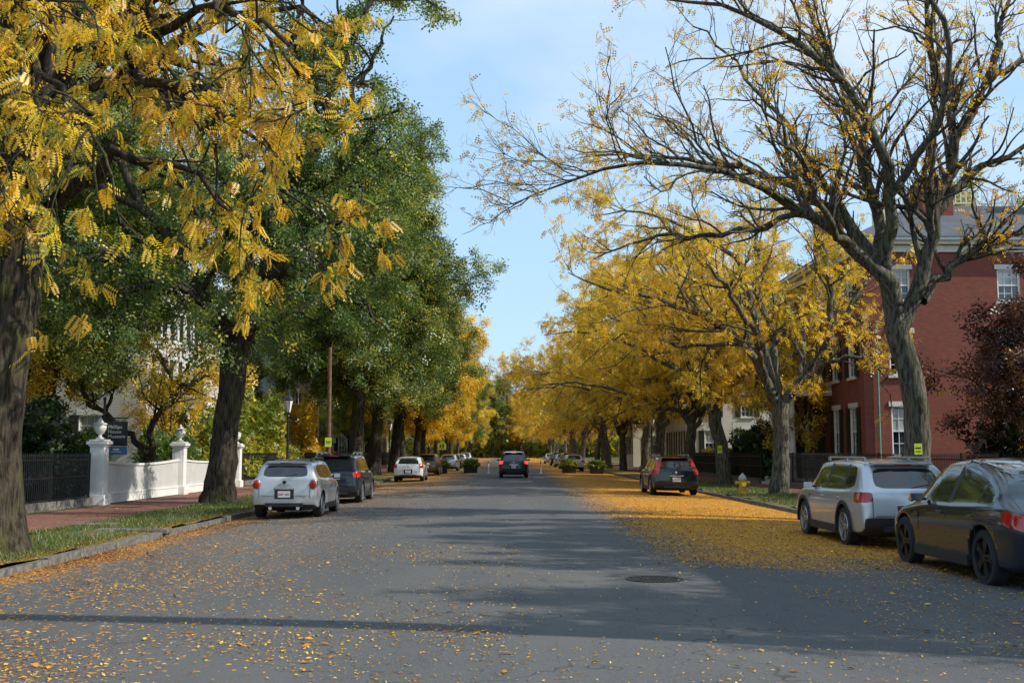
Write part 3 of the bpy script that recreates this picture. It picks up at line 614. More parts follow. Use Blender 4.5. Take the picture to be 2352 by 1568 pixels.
def vert(t):
    p = t.pos(); s = t.n('ShaderNodeSeparateXYZ'); t.l(p, s.inputs[0]); c = t.n('ShaderNodeCombineXYZ')
    t.l(t.math('ADD', s.outputs[0], s.outputs[1]), c.inputs[0]); t.l(s.outputs[2], c.inputs[1]); return c.outputs[0]
M_brick = brickmat('red_brick', (.28, .08, .054), (.20, .058, .043), (.19, .13, .11), 4.6, vert, ms=.012, bw=.9, bh=.3)
def clapmat(name, col):
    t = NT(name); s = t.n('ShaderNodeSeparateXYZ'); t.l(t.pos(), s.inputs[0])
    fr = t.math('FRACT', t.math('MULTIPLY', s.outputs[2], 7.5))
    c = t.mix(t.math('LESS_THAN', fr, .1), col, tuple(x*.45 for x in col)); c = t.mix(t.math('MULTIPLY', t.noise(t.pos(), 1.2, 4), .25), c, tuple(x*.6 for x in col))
    return t.pbr(c, .6, 0, t.bump(fr, .5, .02))
M_clapw = clapmat('white_clapboard', (.74, .74, .70)); M_clapg = clapmat('grey_clapboard', (.55, .55, .53)); M_clapc = clapmat('cream_clapboard', (.70, .66, .52))
M_slate = brickmat('slate_roof', (.13, .14, .16), (.10, .105, .12), (.05, .05, .06), 2.2, vert, ms=.02, bw=.6, bh=.35)
M_wglass = simple('house_glass', (.05, .07, .09), .05, var=.5, scale=.8, spec=.9)
M_blind = simple('window_blind', (.42, .44, .44), .35, var=.3, scale=1.3, coat=.5)
M_shut = simple('black_shutter', (.012, .014, .013), .5)
M_stone = simple('painted_trim', (.62, .62, .58), .6, var=.06)
M_copper = simple('copper_pipe', (.12, .26, .2), .6)
MH = lambda wallm: [wallm, M_white, M_wglass, M_shut, M_stone, M_slate, M_brick, M_copper, M_blind]

def house(name, x0, x1, y0, y1, H, wallm, street, rows, cols_front, cols_street, deck=4.0, rise=2.4, chim=(), balustrade=True, shut=True, portico=None, side_shut=True):
    e = empty(name, (0, 0, 0)); mb = MB(); z0 = .1
    fx = x0 if street < 0 else x1
    Wf, Ws = x1-x0, y1-y0
    fw = [(c, z, 1.02, h, side_shut) for (z, h) in rows for c in cols_front]
    sw = [(c, z, 1.02, h, shut) for (z, h) in rows for c in cols_street if not (portico and abs(c-portico[0]) < .6 and z < 2)]
    wall(mb, (x0, y0, 0), (1, 0, 0), (0, -1, 0), Wf, z0, H, fw)
    wall(mb, (x0, y1, 0), (1, 0, 0), (0, 1, 0), Wf, z0, H, [])
    wall(mb, (fx, y0, 0), (0, 1, 0), (street, 0, 0), Ws, z0, H, sw)
    ox = x1 if street < 0 else x0
    wall(mb, (ox, y0, 0), (0, 1, 0), (-street, 0, 0), Ws, z0, H, [])
    mb.build('walls_and_windows', MH(wallm), e)
    mb = MB()
    cx, cy = (x0+x1)/2, (y0+y1)/2
    for k, (ov, zz, hh) in enumerate(((.12, H-.32, .3), (.35, H+.01, .16), (.5, H+.17, .14))):
        mb.box((cx, cy, zz+hh/2), (Wf+2*ov, Ws+2*ov, hh-.004), 4)
    a = .55; zt = H+.32; d = min(deck, Wf/2-.5, Ws/2-.5)
    V = [(x0-a, y0-a, zt), (x1+a, y0-a, zt), (x1+a, y1+a, zt), (x0-a, y1+a, zt), (x0+d, y0+d, zt+rise), (x1-d, y0+d, zt+rise), (x1-d, y1-d, zt+rise), (x0+d, y1-d, zt+rise)]
    mb.add(V, [(0, 1, 5, 4), (1, 2, 6, 5), (2, 3, 7, 6), (3, 0, 4, 7), (4, 5, 6, 7)], 5)
    if balustrade:
        bz = zt+rise
        for (ax, ay, bx, by) in ((x0+d, y0+d, x1-d, y0+d), (x0+d, y1-d, x1-d, y1-d), (x0+d, y0+d, x0+d, y1-d), (x1-d, y0+d, x1-d, y1-d)):
            L = math.hypot(bx-ax, by-ay); rz = math.atan2(by-ay, bx-ax)
            mb.box(((ax+bx)/2, (ay+by)/2, bz+.82), (L, .08, .07), 1, rz); mb.box(((ax+bx)/2, (ay+by)/2, bz+.14), (L, .06, .06), 1, rz)
            n = int(L/.26)
            for i in range(n+1): mb.box((ax+(bx-ax)*i/n, ay+(by-ay)*i/n, bz+.48), (.045, .045, .6), 1)
            mb.box((ax, ay, bz+.5), (.2, .2, 1.0), 1)
    for (hx, hy, hz) in chim:
        mb.box((hx, hy, (H+hz)/2), (1.5, .9, hz-H), 6); mb.box((hx, hy, hz+.08), (1.66, 1.06, .16), 4)
        for q in (-.4, .4): mb.lathe([(.13, 0), (.11, .4)], 8, (hx+q, hy, hz+.16), m=6)
    mb.build('roof', MH(wallm), e)
    if portico:
        pc, dep, pw, ph = portico; mb = MB(); px = fx+street*dep; yc = y0+pc
        for yy in (yc-pw/2, yc-pw/2+.5, yc+pw/2-.5, yc+pw/2):
            mb.lathe([(.2, 0), (.2, .1), (.155, .16), (.15, 1.4), (.125, ph-.25), (.19, ph-.15), (.2, ph)], 14, (px, yy, .5), m=1)
        mb.box(((fx+px)/2+street*.15, yc, ph+.5+.28), (dep+.5, pw+.7, .5), 1); mb.box(((fx+px)/2+street*.2, yc, ph+.5+.59), (dep+.75, pw+.95, .12), 4)
        zt2 = ph+.5+.65
        for i in range(int(pw/.2)+1): mb.box((px+street*.2, yc-pw/2+i*.2, zt2+.4), (.06, .06, .65), 1)
        mb.box((px+street*.2, yc, zt2+.76), (.12, pw+.3, .08), 1)
        mb.box(((fx+px)/2+street*.2, yc, .3), (dep+.8, pw+.7, .4), 4); mb.box((px+street*.7, yc, .18), (.5, pw*.7, .2), 4)
        mb.box((fx+street*.04, yc, 1.75), (.08, 1.1, 2.3), 3)
        mb.build('portico', MH(wallm), e, smooth=False)
    return e
rows3 = [(1.6, 2.2), (5.2, 1.9), (8.55, 1.45)]
hb = house('brick_house', 16.0, 29.0, 49.3, 63, 11.1, M_brick, -1, rows3, [1.7, 6.7, 11.2], [1.6, 4.2, 6.9, 9.6, 12.2], chim=[(20.6, 52.2, 14.8), (18.2, 61.5, 15.2), (26, 52.2, 14.8)], portico=(6.9, 1.9, 3.2, 4.0), side_shut=False)
mb = MB(); mb.tube((16.6, 49.2, .2), (16.6, 49.2, 7.6), .055); mb.build('downpipe', [M_copper], hb)
house('brick_house', 16.6, 29, 9.0, 24.5, 10.6, M_brick, -1, rows3[:2]+[(8.2, 1.3)], [2, 6, 10], [2, 5.5, 9, 12.5], deck=4.6, rise=2.4, side_shut=False)
house('clapboard_house', -29, -17.0, 52, 66, 9.8, M_clapg, 1, [(1.5, 2.0), (4.6, 1.8), (7.4, 1.4)], [2, 6.2, 9.4], [1.6, 4.4, 7.2, 9.9, 12.5], chim=[(-22, 56, 13)], portico=(4.4, 1.7, 3.0, 3.4))
house('white_house', -30, -16.5, 84, 97, 9.5, M_clapw, 1, [(1.5, 2.0), (4.6, 1.8), (7.4, 1.3)], [2, 6.2, 10.4], [1.6, 4.4, 7.2, 9.9], chim=[(-22, 88, 12.6)])
house('cream_house', 13.9, 27, 122, 138, 9, M_clapc, -1, [(1.5, 2.0), (4.6, 1.8), (7.2, 1.2)], [2, 5, 8, 10.4], [1.6, 4.4, 7.2, 9.9, 12.4], chim=[(18, 128, 12)])
house('white_house', 14.6, 27, 90, 103, 9, M_clapw, -1, [(1.5, 2.0), (4.6, 1.8), (7.2, 1.2)], [2, 5, 8, 10.4], [1.6, 4.4, 7.2, 9.9], chim=[(18, 94, 12)])
house('white_house', -28, -15.5, 128, 144, 9, M_clapw, 1, [(1.5, 2.0), (4.6, 1.8), (7.2, 1.2)], [3, 6, 9, 11], [1.6, 4.4, 7.2, 9.9, 12.5], chim=[(-20, 132, 12)])

# ------------------------------------------------------------------ fences
def white_fence(name, x, y0, y1, pil):
    e = empty(name, (x, 0, 0)); mb = MB()
    n = int((y1-y0)/.105)
    ps = sorted(pil)
    def topz(y):
        for a, b in zip(ps[:-1], ps[1:]):
            if a <= y <= b:
                u = (y-a)/(b-a)*2-1; return 1.32+.13*u*u
        return 1.34
    for i in range(n+1):
        y = y0+i*(y1-y0)/n; h = topz(y)
        mb.box((0, y, .42+(h-.42)/2), (.035, .06, h-.42-.004))
    for i in range(24):
        a = y0+(y1-y0)*i/24; b = y0+(y1-y0)*(i+1)/24; za, zb = topz(a), topz(b)
        for (dx, dz, hh) in ((.06, 0, .07),):
            mb.add([(-dx, a, za), (dx, a, za), (dx, b, zb), (-dx, b, zb), (-dx, a, za+hh), (dx, a, za+hh), (dx, b, zb+hh), (-dx, b, zb+hh)],
                   [(0, 1, 2, 3), (4, 5, 6, 7), (0, 1, 5, 4), (1, 2, 6, 5), (2, 3, 7, 6), (3, 0, 4, 7)])
    mb.box((0, (y0+y1)/2, .28), (.1, y1-y0, .28)); mb.box((0, (y0+y1)/2, .44), (.14, y1-y0, .045))
    mb.build('pickets_and_rails', [M_white], e)
    for y in pil:
        mb = MB(); mb.box((0, y, .28), (.58, .58, .34)); mb.box((0, y, 1.2), (.44, .44, 1.5)); mb.box((0, y, 1.98), (.52, .52, .06)); mb.box((0, y, 2.06), (.62, .62, .1)); mb.box((0, y, 2.14), (.5, .5, .05))
        mb.box((.222, y, 1.2), (.012, .28, 1.2)); mb.box((0, y-.222, 1.2), (.28, .012, 1.2))
        mb.build('pillar', [M_white], e, bevel=.008)
        mb = MB(); mb.lathe([(.05, 0), (.13, .01), (.13, .05), (.06, .09), (.05, .15), (.12, .2), (.19, .32), (.2, .42), (.15, .44), (.22, .47), (.2, .5), (.1, .53), (.06, .6), (.03, .66), (.0, .68)], 18, (0, y, 2.165))
        mb.build('urn', [M_stone], e, smooth=True)
    return e
white_fence('white_picket_fence', -12.75, 35, 52, [34.7, 43.2, 52.2])
def iron_fence(name, x, y0, y1, h=1.35, base=.3):
    e = empty(name, (x, 0, 0)); mb = MB(); n = int((y1-y0)/.13)
    for i in range(n+1):
        y = y0+(y1-y0)*i/n; mb.box((0, y, base+h/2), (.02, .02, h)); mb.box((0, y, base+h+.05), (.035, .035, .1), taper=.1)
    for z in (base+.12, base+h*.55, base+h-.1): mb.box((0, (y0+y1)/2, z), (.035, y1-y0, .04))
    k = int((y1-y0)/2.4)
    for i in range(k+1): mb.box((0, y0+(y1-y0)*i/k, base+h/2+.05), (.06, .06, h+.1))
    mb.build('railings', [M_black], e); mb = MB(); mb.box((0, (y0+y1)/2, .1+base/2-.02), (.26, y1-y0, base)); mb.build('granite_base', [M_granite], e)
iron_fence('iron_fence', -12.9, 20, 34.3); iron_fence('iron_fence', -12.9, 53, 82); iron_fence('iron_fence', 13.3, 30, 54); iron_fence('iron_fence', 13.3, 58, 84); iron_fence('iron_fence', -12.9, 96, 126)

# ------------------------------------------------------------------ signs, lamps, poles, hydrant, planters
e = empty('museum_sign', (-12.55, 35.6, .14)); mb = MB()
mb.tube((-.42, 0, 0), (-.42, 0, 3.3), .04); mb.lathe([(.05, 0), (.06, .05), (0, .12)], 10, (-.42, 0, 3.3)); mb.box((-.05, 0, 2.72), (.8, .04, .04)); mb.box((0, 0, 2.22), (.68, .04, .78))
mb.build('post_and_board', [simple('sign_black', (.012, .014, .018), .5)], e)
mb = MB(); mb.box((0, 0, 1.68), (.68, .04, .26)); mb.box((.0, -.022, 1.72), (.2, .004, .06), 1); mb.box((0, -.022, 1.64), (.34, .004, .025), 1)
mb.build('blue_panel', [simple('sign_blue', (.05, .16, .36), .5), M_white], e)
for i, w in enumerate(('Phillips', 'House', 'Museum')): text('line', w, (-.28, -.024, 2.43-.15*i), .165, M_white, e, 'LEFT')
text('year', '1821', (-.28, -.024, 1.95), .09, M_white, e, 'LEFT', shear=.3)

def lamp(x, y):
    e = empty('street_lamp', (x, y, .12)); mb = MB()
    mb.lathe([(.2, 0), (.2, .15), (.14, .25), (.11, .8), (.07, .9), (.055, 3.3), (.09, 3.36), (.05, 3.45), (.1, 3.55)], 14, (0, 0, 0)); mb.box((0, 0, 3.1), (.7, .04, .04))
    mb.lathe([(.24, 4.12), (.26, 4.15), (.14, 4.32), (.06, 4.38), (.03, 4.5), (0, 4.56)], 6, (0, 0, 0))
    for i in range(6):
        a = i*math.pi/3; mb.tube((.11*math.cos(a), .11*math.sin(a), 3.55), (.235*math.cos(a), .235*math.sin(a), 4.13), .012, 5)
    mb.build('post', [M_black], e, smooth=False); mb = MB(); mb.lathe([(.1, 3.56), (.22, 4.12)], 6, (0, 0, 0)); mb.build('lantern_glass', [M_lampglass], e)
lamp(-10.6, 53.5); lamp(11.0, 84); lamp(-10.4, 98)
def upole(x, y, h, r=.15, arms=True):
    e = empty('utility_pole', (x, y, .1)); mb = MB(); mb.lathe([(r, 0), (r*.75, h)], 12, (0, 0, 0))
    if arms: mb.box((0, 0, h-.5), (1.6, .1, .12))
    mb.build('pole', [M_wood], e); return e
e = upole(-9.75, 60.5, 7.4, .13, False)
M_tag = simple('yellow_notice', (.62, .78, .08), .5, var=.05)
def tag(x, y, z, w=.28, h=.38):
    mb = MB(); mb.box((0, 0, 0), (w, .01, h)); mb.box((0, -.008, .03), (w*.7, .004, h*.1), 1); mb.box((0, -.008, -.06), (w*.6, .004, h*.06), 1)
    mb.build('paper_notice', [M_tag, M_shut], None, (x, y, z))
tag(-9.75, 60.36, 2.3, .36, .5); tag(10.42, 28.02, 1.85, .2, .28); tag(10.6, 55.17, 1.9, .24, .38)
upole(9.6, 8.1, 14.5, .27, False)
mb = MB(); prev = None
for i in range(21):
    u = i/20; p_ = (-9.75-5.5*u, 60.5-9*u, 4.6+1.1*u-1.2*u*(1-u)*1.2)
    if prev: mb.tube(prev, p_, .018, 5)
    prev = p_
mb.build('overhead_cable', [M_black])

M_hyd = simple('hydrant_yellow', (.66, .42, .03), .5, var=.15); M_hydw = simple('hydrant_silver', (.5, .5, .48), .5)
e = empty('fire_hydrant', (9.25, 43.6, .14), sc=(1.15,)*3); mb = MB()
mb.lathe([(.17, 0), (.17, .04), (.115, .05), (.11, .45), (.14, .46), (.14, .5)], 16, (0, 0, 0))
for sx_ in (-1, 1): mb.lathe([(.055, 0), (.055, .09*sx_), (.065, .1*sx_), (.065, .14*sx_), (.03, .15*sx_)], 10, (.1*sx_, 0, .38), 'x')
mb.lathe([(.075, 0), (.075, -.08), (.085, -.09), (.085, -.13)], 12, (0, -.1, .34), 'y'); mb.build('barrel_and_outlets', [M_hyd], e, smooth=False)
mb = MB(); mb.lathe([(.142, .502), (.13, .56), (.09, .63), (.04, .66), (.035, .71), (0, .71)], 16, (0, 0, 0)); mb.build('cap', [M_hydw], e)

def planter(x, y, s):
    e = empty('street_planter', (x, y, float(crown(x)))); mb = MB(); mb.box((0, 0, .27), (1.05, .85, .5), taper=1.06); mb.box((0, 0, .54), (1.18, .98, .06)); mb.build('box', [M_black], e)
    rng = np.random.default_rng(s); S, D = cloud_sites((0, 0, .6), (.72, .6, .5), 800, rng, .2); S[:, 2] = np.maximum(S[:, 2], .5)
    leaves_at('plants', S, D, .14, T_CLUST, M_greeny, rng, .3, e)
for i, x in enumerate((-5.3, -2.9, 4.9, 7.1)): planter(x, 88, i)
M_oband = simple('orange_band', (.7, .2, .04), .4)
for x in (-1.45, 2.6):
    e = empty('delineator_post', (x, 86, float(crown(x)))); mb = MB(); mb.lathe([(.12, 0), (.12, .04), (.05, .06), (.045, 1.02), (.0, 1.04)], 12, (0, 0, 0)); mb.build('post', [M_white], e); mb = MB(); mb.lathe([(.052, .75), (.052, .9)], 12, (0, 0, 0)); mb.build('band', [M_oband], e)
e = empty('pedestrian_crossing_sign', (-6.6, 112, .03)); mb = MB(); mb.tube((0, .03, 0), (0, .03, 2.9), .035)
mb.add([(-.42, 0, 1.95), (.42, 0, 1.95), (.42, 0, 2.5), (0, 0, 2.95), (-.42, 0, 2.5)], [(0, 1, 2, 3, 4)], 1)
for px_, h_ in ((-.14, .8), (.15, 1.0)):
    mb.lathe([(0, -.06*h_), (.05*h_, 0), (0, .06*h_)], 8, (px_, -.02, 2.1+.5*h_), m=2); mb.box((px_, -.02, 2.1+.3*h_), (.13*h_, .01, .24*h_), 2)
    for q in (-1, 1): mb.box((px_+q*.05*h_, -.02, 2.1+.08*h_), (.05*h_, .01, .22*h_), 2, M=Matrix.Rotation(q*-.35, 3, 'Y'))
mb.build('sign', [M_black, M_tag, M_shut], e)
e = empty('manhole_cover', (1.92, 14.6, float(crown(1.92))+.004)); mb = MB(); mb.lathe([(.37, 0), (.37, .008), (.32, .009), (.32, .004), (0.01, .004)], 40, (0, 0, 0))
for i in range(-5, 6):
    L = 2*math.sqrt(max(0, .3**2-(i*.055)**2))
    mb.box((i*.055, 0, .008), (.025, L, .008))
mb.build('cover', [simple('cast_iron', (.05, .042, .036), .6, .5, var=.4, scale=18)], e)

# ------------------------------------------------------------------ cars
def make_car(name, loc, L, W, H, pm, style='hatch', belt=.95, rw=.6, axle=.78, wb=2.6, wr=.33, rake=.32, clad=False, light=(4,), lit=False, wheelm=None, rails=0,
             plate='', lightcols=1, zb=.2, spokes=5, lod=2, hood=None, extra=None):
    e = empty(name, loc)
    mats = [pm, M_glass, M_plastic, M_redlit if lit else M_redl, M_rubber]
    hw = W/2; k = L/4.3; hd = hood or belt+.06; fast = style == 'fast'
    if fast:   # columns: s, width factor, belt z, top z
        tab = [(0, .90, belt-.02, belt+.05, 'b'), (.16, .955, belt+.02, belt+.10, 'b'), (.38, .985, belt+.04, belt+.19, 'b'), (.62, 1, belt+.045, H-.30, 'g'), (1.05, 1.005, belt+.04, H-.165, 'g'), (1.12, 1.005, belt+.035, H-.15, 'g'),
               (1.5, 1.0, belt+.02, H-.06, 'g'), (1.93, .995, belt, H-.005, 'p'), (2.02, .995, belt, H, 'g'), (2.5, .99, belt-.01, H-.03, 'g'), (2.80, .99, belt-.02, H-.10, 'w'), (3.42, .985, hd-.07, hd+.0, 'b'), (3.75, .97, hd-.11, hd-.04, 'b'), (4.12, .93, hd-.3, hd-.17, 'b'), (4.3, .80, hd-.42, hd-.33, 'b')]
    else:
        tab = [(0, .925, belt+.06, H-.08, 'b'), (.13, .96, belt+.055, H-.06, 'b'), (.34, .98, belt+.05, H-.04, 'g'), (.98, 1, belt+.02, H-.012, 'p'), (1.06, 1, belt+.015, H-.008, 'g'), (1.5, 1, belt+.005, H, 'g'), (1.95, 1, belt, H, 'p'),
               (2.03, 1, belt, H-.002, 'g'), (2.5, .998, belt-.005, H-.02, 'g'), (2.78, .995, belt-.01, H-.055, 'w'), (3.36, .985, hd-.06, hd, 'b'), (3.75, .97, hd-.1, hd-.05, 'b'), (4.14, .93, hd-.27, hd-.18, 'b'), (4.3, .80, hd-.40, hd-.33, 'b')]
    rk = [.22, .10, .0, -.015, .0, .02, rake*.12+.03, rake, rake+.10, rake+.12, rake+.12] if not fast else [.24, .14, .02, -.01, -.015, .0, .05, .1, .14, .16, .16]
    secs = []
    for i, (s, wfac, b, T, fl) in enumerate(tab):
        s *= k; w = hw*wfac; z = zb+(.07 if i in (0, len(tab)-1) else 0)
        pts = [(0, z), (w*.82, z), (w*.97, z+.10), (w*.985, z+.30), (w*1.0, b-.22), (w*.968, b-.03)]
        if T-b > .2:
            h = T-b; r_ = w*.935-(w*.935-rw)*min(1, (h/(H-belt))**1.0)
            pts += [(w*.925, b+.02), (r_+.03, T-.075), (r_-.07, T-.015), (r_*.5, T+.004), (0, T+.012)]
        else:
            h = T-b; pts += [(w*.92, b+.25*h), (w*.8, b+.65*h), (w*.62, b+.88*h), (w*.35, T-.01), (0, T)]
        fo = max(0, 1-s/(.75*k))
        secs.append([(x, s-L/2+rk[j]*fo, zz) for j, (x, zz) in enumerate(pts)])
    npt = 11; V = []; F = []; MI = []
    for sc_ in secs:
        V += [sc_[j] for j in range(npt)]+[(-sc_[j][0], sc_[j][1], sc_[j][2]) for j in range(npt-2, 0, -1)]
    R = 2*npt-2
    for i in range(len(secs)-1):
        fl = tab[i][4]
        for j in range(R):
            j2 = (j+1) % R; seg = j if j < npt-1 else R-1-j
            F.append((i*R+j, i*R+j2, (i+1)*R+j2, (i+1)*R+j)); m = 0
            if seg == 6 and fl in 'gw': m = 1
            if seg == 6 and fl == 'p': m = 2
            if seg >= 7 and fl == 'w': m = 1
            if fast and seg >= 7 and 2 <= i <= 9: m = 1
            if seg <= 1: m = 2
            if seg in light and i <= (1 if seg <= 5 else 0): m = 3
            MI.append(m)
    fr = [1, .80, .42, 0, -.42, -.80, -1]; rows = []; s0 = secs[0]
    for j in range(1, 9):
        row = []
        for q, f_ in enumerate(fr):
            if q == 0: row.append(j)
            elif q == 6: row.append(R-j)
            else:
                V.append((s0[j][0]*f_, s0[j][1]-.075*(1-f_*f_), s0[j][2]+(.0 if j < 8 else .012*(1-f_*f_)))); row.append(len(V)-1)
        rows.append(row)
    for j in range(len(rows)-1):
        for q in range(6):
            F.append((rows[j][q], rows[j][q+1], rows[j+1][q+1], rows[j+1][q])); seg = j+1; m = 0
            if seg == 1 or (clad and seg == 2): m = 2
            if seg == 6 and 0 < q < 5 and not fast: m = 1
            if seg in light and (q < lightcols or q > 5-lightcols): m = 3
            MI.append(m)
    F.append(tuple([0]+rows[0])); MI.append(2)
    F.append(tuple(rows[-1][::-1]+[9, 10, 11])); MI.append(0)
    F.append(tuple((len(secs)-1)*R+j for j in range(R))); MI.append(2)
    me = bpy.data.meshes.new('body'); me.from_pydata(V, [], F)
    for m in mats: me.materials.append(m)
    me.polygons.foreach_set('material_index', MI); me.polygons.foreach_set('use_smooth', [True]*len(F)); me.update()
    bm = bmesh.new(); bm.from_mesh(me); bmesh.ops.recalc_face_normals(bm, faces=bm.faces)
    cl = bm.edges.layers.float.get('crease_edge') or bm.edges.layers.float.new('crease_edge')
    for ed in bm.edges:
        if len({f.material_index for f in ed.link_faces}) > 1: ed[cl] = .5
    bm.verts.ensure_lookup_table()
    for i in range(len(secs)-1):
        for j in (5, R-5):
            ed = bm.edges.get((bm.verts[i*R+j], bm.verts[(i+1)*R+j]))
            if ed: ed[cl] = max(ed[cl], .35)
    bm.to_mesh(me); bm.free()
    o = bpy.data.objects.new('body', me); COL.objects.link(o)
    sb = o.modifiers.new('s', 'SUBSURF'); sb.levels = lod; sb.render_levels = lod
    ya = (-L/2+axle, -L/2+axle+wb)
    cb = MB()
    for y in ya:
        for sgn in (-1, 1): cb.lathe([(wr+.055, -.2), (wr+.055, .2)], 32, (sgn*(hw-.05), y, wr+.01), 'x', 2)
    cut = cb.build('cut', mats)
    bmod = o.modifiers.new('c', 'BOOLEAN'); bmod.object = cut; bmod.operation = 'DIFFERENCE'; bmod.solver = 'EXACT'
    dg = bpy.context.evaluated_depsgraph_get(); me2 = bpy.data.meshes.new_from_object(o.evaluated_get(dg)); o.modifiers.clear(); o.data = me2
    bpy.data.objects.remove(cut); o.parent = e
    wm = wheelm or M_alloy
    for wi, y in enumerate(ya):
        for sgn in (-1, 1):
            mb = MB(); x = sgn*(hw-.135); q = sgn
            mb.lathe([(wr*.70, -.11*q), (wr*.93, -.11*q), (wr, -.08*q), (wr, .08*q), (wr*.95, .112*q), (wr*.74, .112*q), (wr*.72, .06*q)], 40, (x, y, wr), 'x', 0)
            n = 40; prof = [(wr*.735, .108*q), (wr*.72, .122*q), (wr*.68, .115*q), (wr*.65, .03*q)]
            vs = []; fs = []
            for r, h in prof: vs += [(x+h, y+r*math.cos(2*math.pi*i/n), wr+r*math.sin(2*math.pi*i/n)) for i in range(n)]
            for j in range(3): fs += [(j*n+i, j*n+(i+1) % n, (j+1)*n+(i+1) % n, (j+1)*n+i) for i in range(n)]
            mb.add(vs, fs, 1)
            mb.lathe([(wr*.66, .02*q), (.03, .015*q)], 24, (x, y, wr), 'x', 2); mb.lathe([(wr*.42, .02*q), (wr*.42, .04*q), (.02, .045*q)], 24, (x, y, wr), 'x', 1)
            mb.lathe([(.075, .07*q), (.065, .105*q), (.02, .108*q)], 14, (x, y, wr), 'x', 1)
            for s_ in range(spokes):
                for off in (-.11, .11) if spokes <= 5 else (0,):
                    a = 2*math.pi*s_/spokes+.3; M = Matrix.Rotation(a+off*1.2, 3, 'X')
                    c = M @ Vector((0, 0, wr*.38)); mb.box((x+sgn*.088, y+c.y, wr+c.z), (.035, .045, wr*.66), 1, M=M)
            mb.build('wheel', [M_rubber, wm, M_plastic], e, smooth=False)
            if clad:
                mb = MB(); a0, a1 = -.2, math.pi+.2; ro = wr+.115; ri = wr+.05; n = 16; vs = []; fs = []
                for i in range(n+1):
                    a = a0+(a1-a0)*i/n
                    for r_, xo in ((ri, hw-.06), (ri, hw+.006), (ro, hw+.004), (ro, hw-.06)): vs.append((sgn*xo, y+r_*math.cos(a), wr+.01+r_*math.sin(a)))
                for i in range(n):
                    for q2 in range(4): fs.append((i*4+q2, i*4+(q2+1) % 4, i*4+4+(q2+1) % 4, i*4+4+q2))
                mb.add(vs, fs); mb.build('arch_trim', [M_plastic], e, smooth=False)
    mb = MB()
    for sgn in (-1, 1):
        ym = -L/2+2.78*k
        mb.box((sgn*(hw+.06), ym, belt+.07), (.17, .09, .11), 0, rz=sgn*.15); mb.box((sgn*(hw-.03), ym, belt+.04), (.1, .05, .04), 1)
        for yh in (-L/2+1.2*k, -L/2+2.15*k): mb.box((sgn*(hw*.985+.012), yh, belt-.11), (.03, .16, .028), 0)
        for yd in (-L/2+1.10*k, -L/2+2.0*k, -L/2+2.95*k): mb.box((sgn*(hw*.985-.004), yd, (zb+.2+belt)/2+.03), (.012, .008, belt-zb-.5), 1)
        mb.box((sgn*(hw-.03), -L/2+axle+wb/2, zb+.09), (.05, wb-2*wr-.22, .15), 1)
        if rails:
            mb.tube((sgn*(rw-.04), -L/2+.55*k, H+.028), (sgn*(rw-.04), -L/2+2.5*k, H+.025), .018, 8, rails)
            for q in (.55, 1.5, 2.5): mb.box((sgn*(rw-.04), -L/2+q*k, H-.005), (.035, .12, .07), rails)
    mb.build('mirrors_handles_trim', [pm, M_plastic, M_alloy], e, bevel=.01)
    if not fast:
        mb = MB(); mb.box((0, -L/2+rake-.02, H-.075), (2*rw*.86, .22, .04), 0, M=Matrix.Rotation(.12, 3, 'X')); mb.box((0, -L/2+rake-.135, H-.095), (.3, .012, .02), 1); mb.build('spoiler', [pm, M_redlit if lit else M_redl], e, bevel=.015)
    yr = -L/2-.078; pz = belt-.36 if not fast else belt-.3
    mb = MB(); mb.box((0, yr-.004, pz), (.32, .02, .165), 0); mb.box((0, yr+.008, pz), (.5, .03, .24), 1); mb.box((0, yr-.0, pz+.145), (.55, .05, .035), 2)
    mb.box((0, yr+.03, zb+.17), (W*.55, .07, .09), 1)
    for sgn in (-1, 1):
        mb.box((sgn*hw*.69, yr+.075, zb+.3), (.2, .02, .05), 3)
        mb.box((sgn*hw*.74, yr+.042, (belt+zb)/2+.14), (.009, .02, (belt-zb)*.5), 1)
    mb.box((0, yr+.012, zb+.40), (W*.69, .02, .01), 1)
    if not fast: mb.tube((.0, yr+.01, belt+.10), (.34, yr+.04, belt+.16), .011, 6, 1)
    mb.build('plate_and_bumper', [M_plate, M_plastic, M_chrome, M_redl], e, bevel=.003)
    if plate: text('plate_text', plate, (0, yr-.016, pz-.005), .085, M_ptext, e)
    if extra: extra(e, L, W, H, yr, belt, zb)
    return e
P_white = paint('paint_silver_grey', (.54, .55, .56), .4); P_dark = paint('paint_black', (.012, .013, .016), .2, .25); P_w2 = paint('paint_white', (.72, .72, .72), 0)
P_silver = paint('paint_silver', (.55, .57, .60), .6, .3); P_blueblk = paint('paint_midnight', (.014, .018, .03), .4, .22); P_char = paint('paint_charcoal', (.03, .032, .036), .5, .3); P_gold = paint('paint_bronze', (.12, .08, .04), .4)
P_slate = paint('paint_slate_blue', (.024, .032, .050), .6, .22)
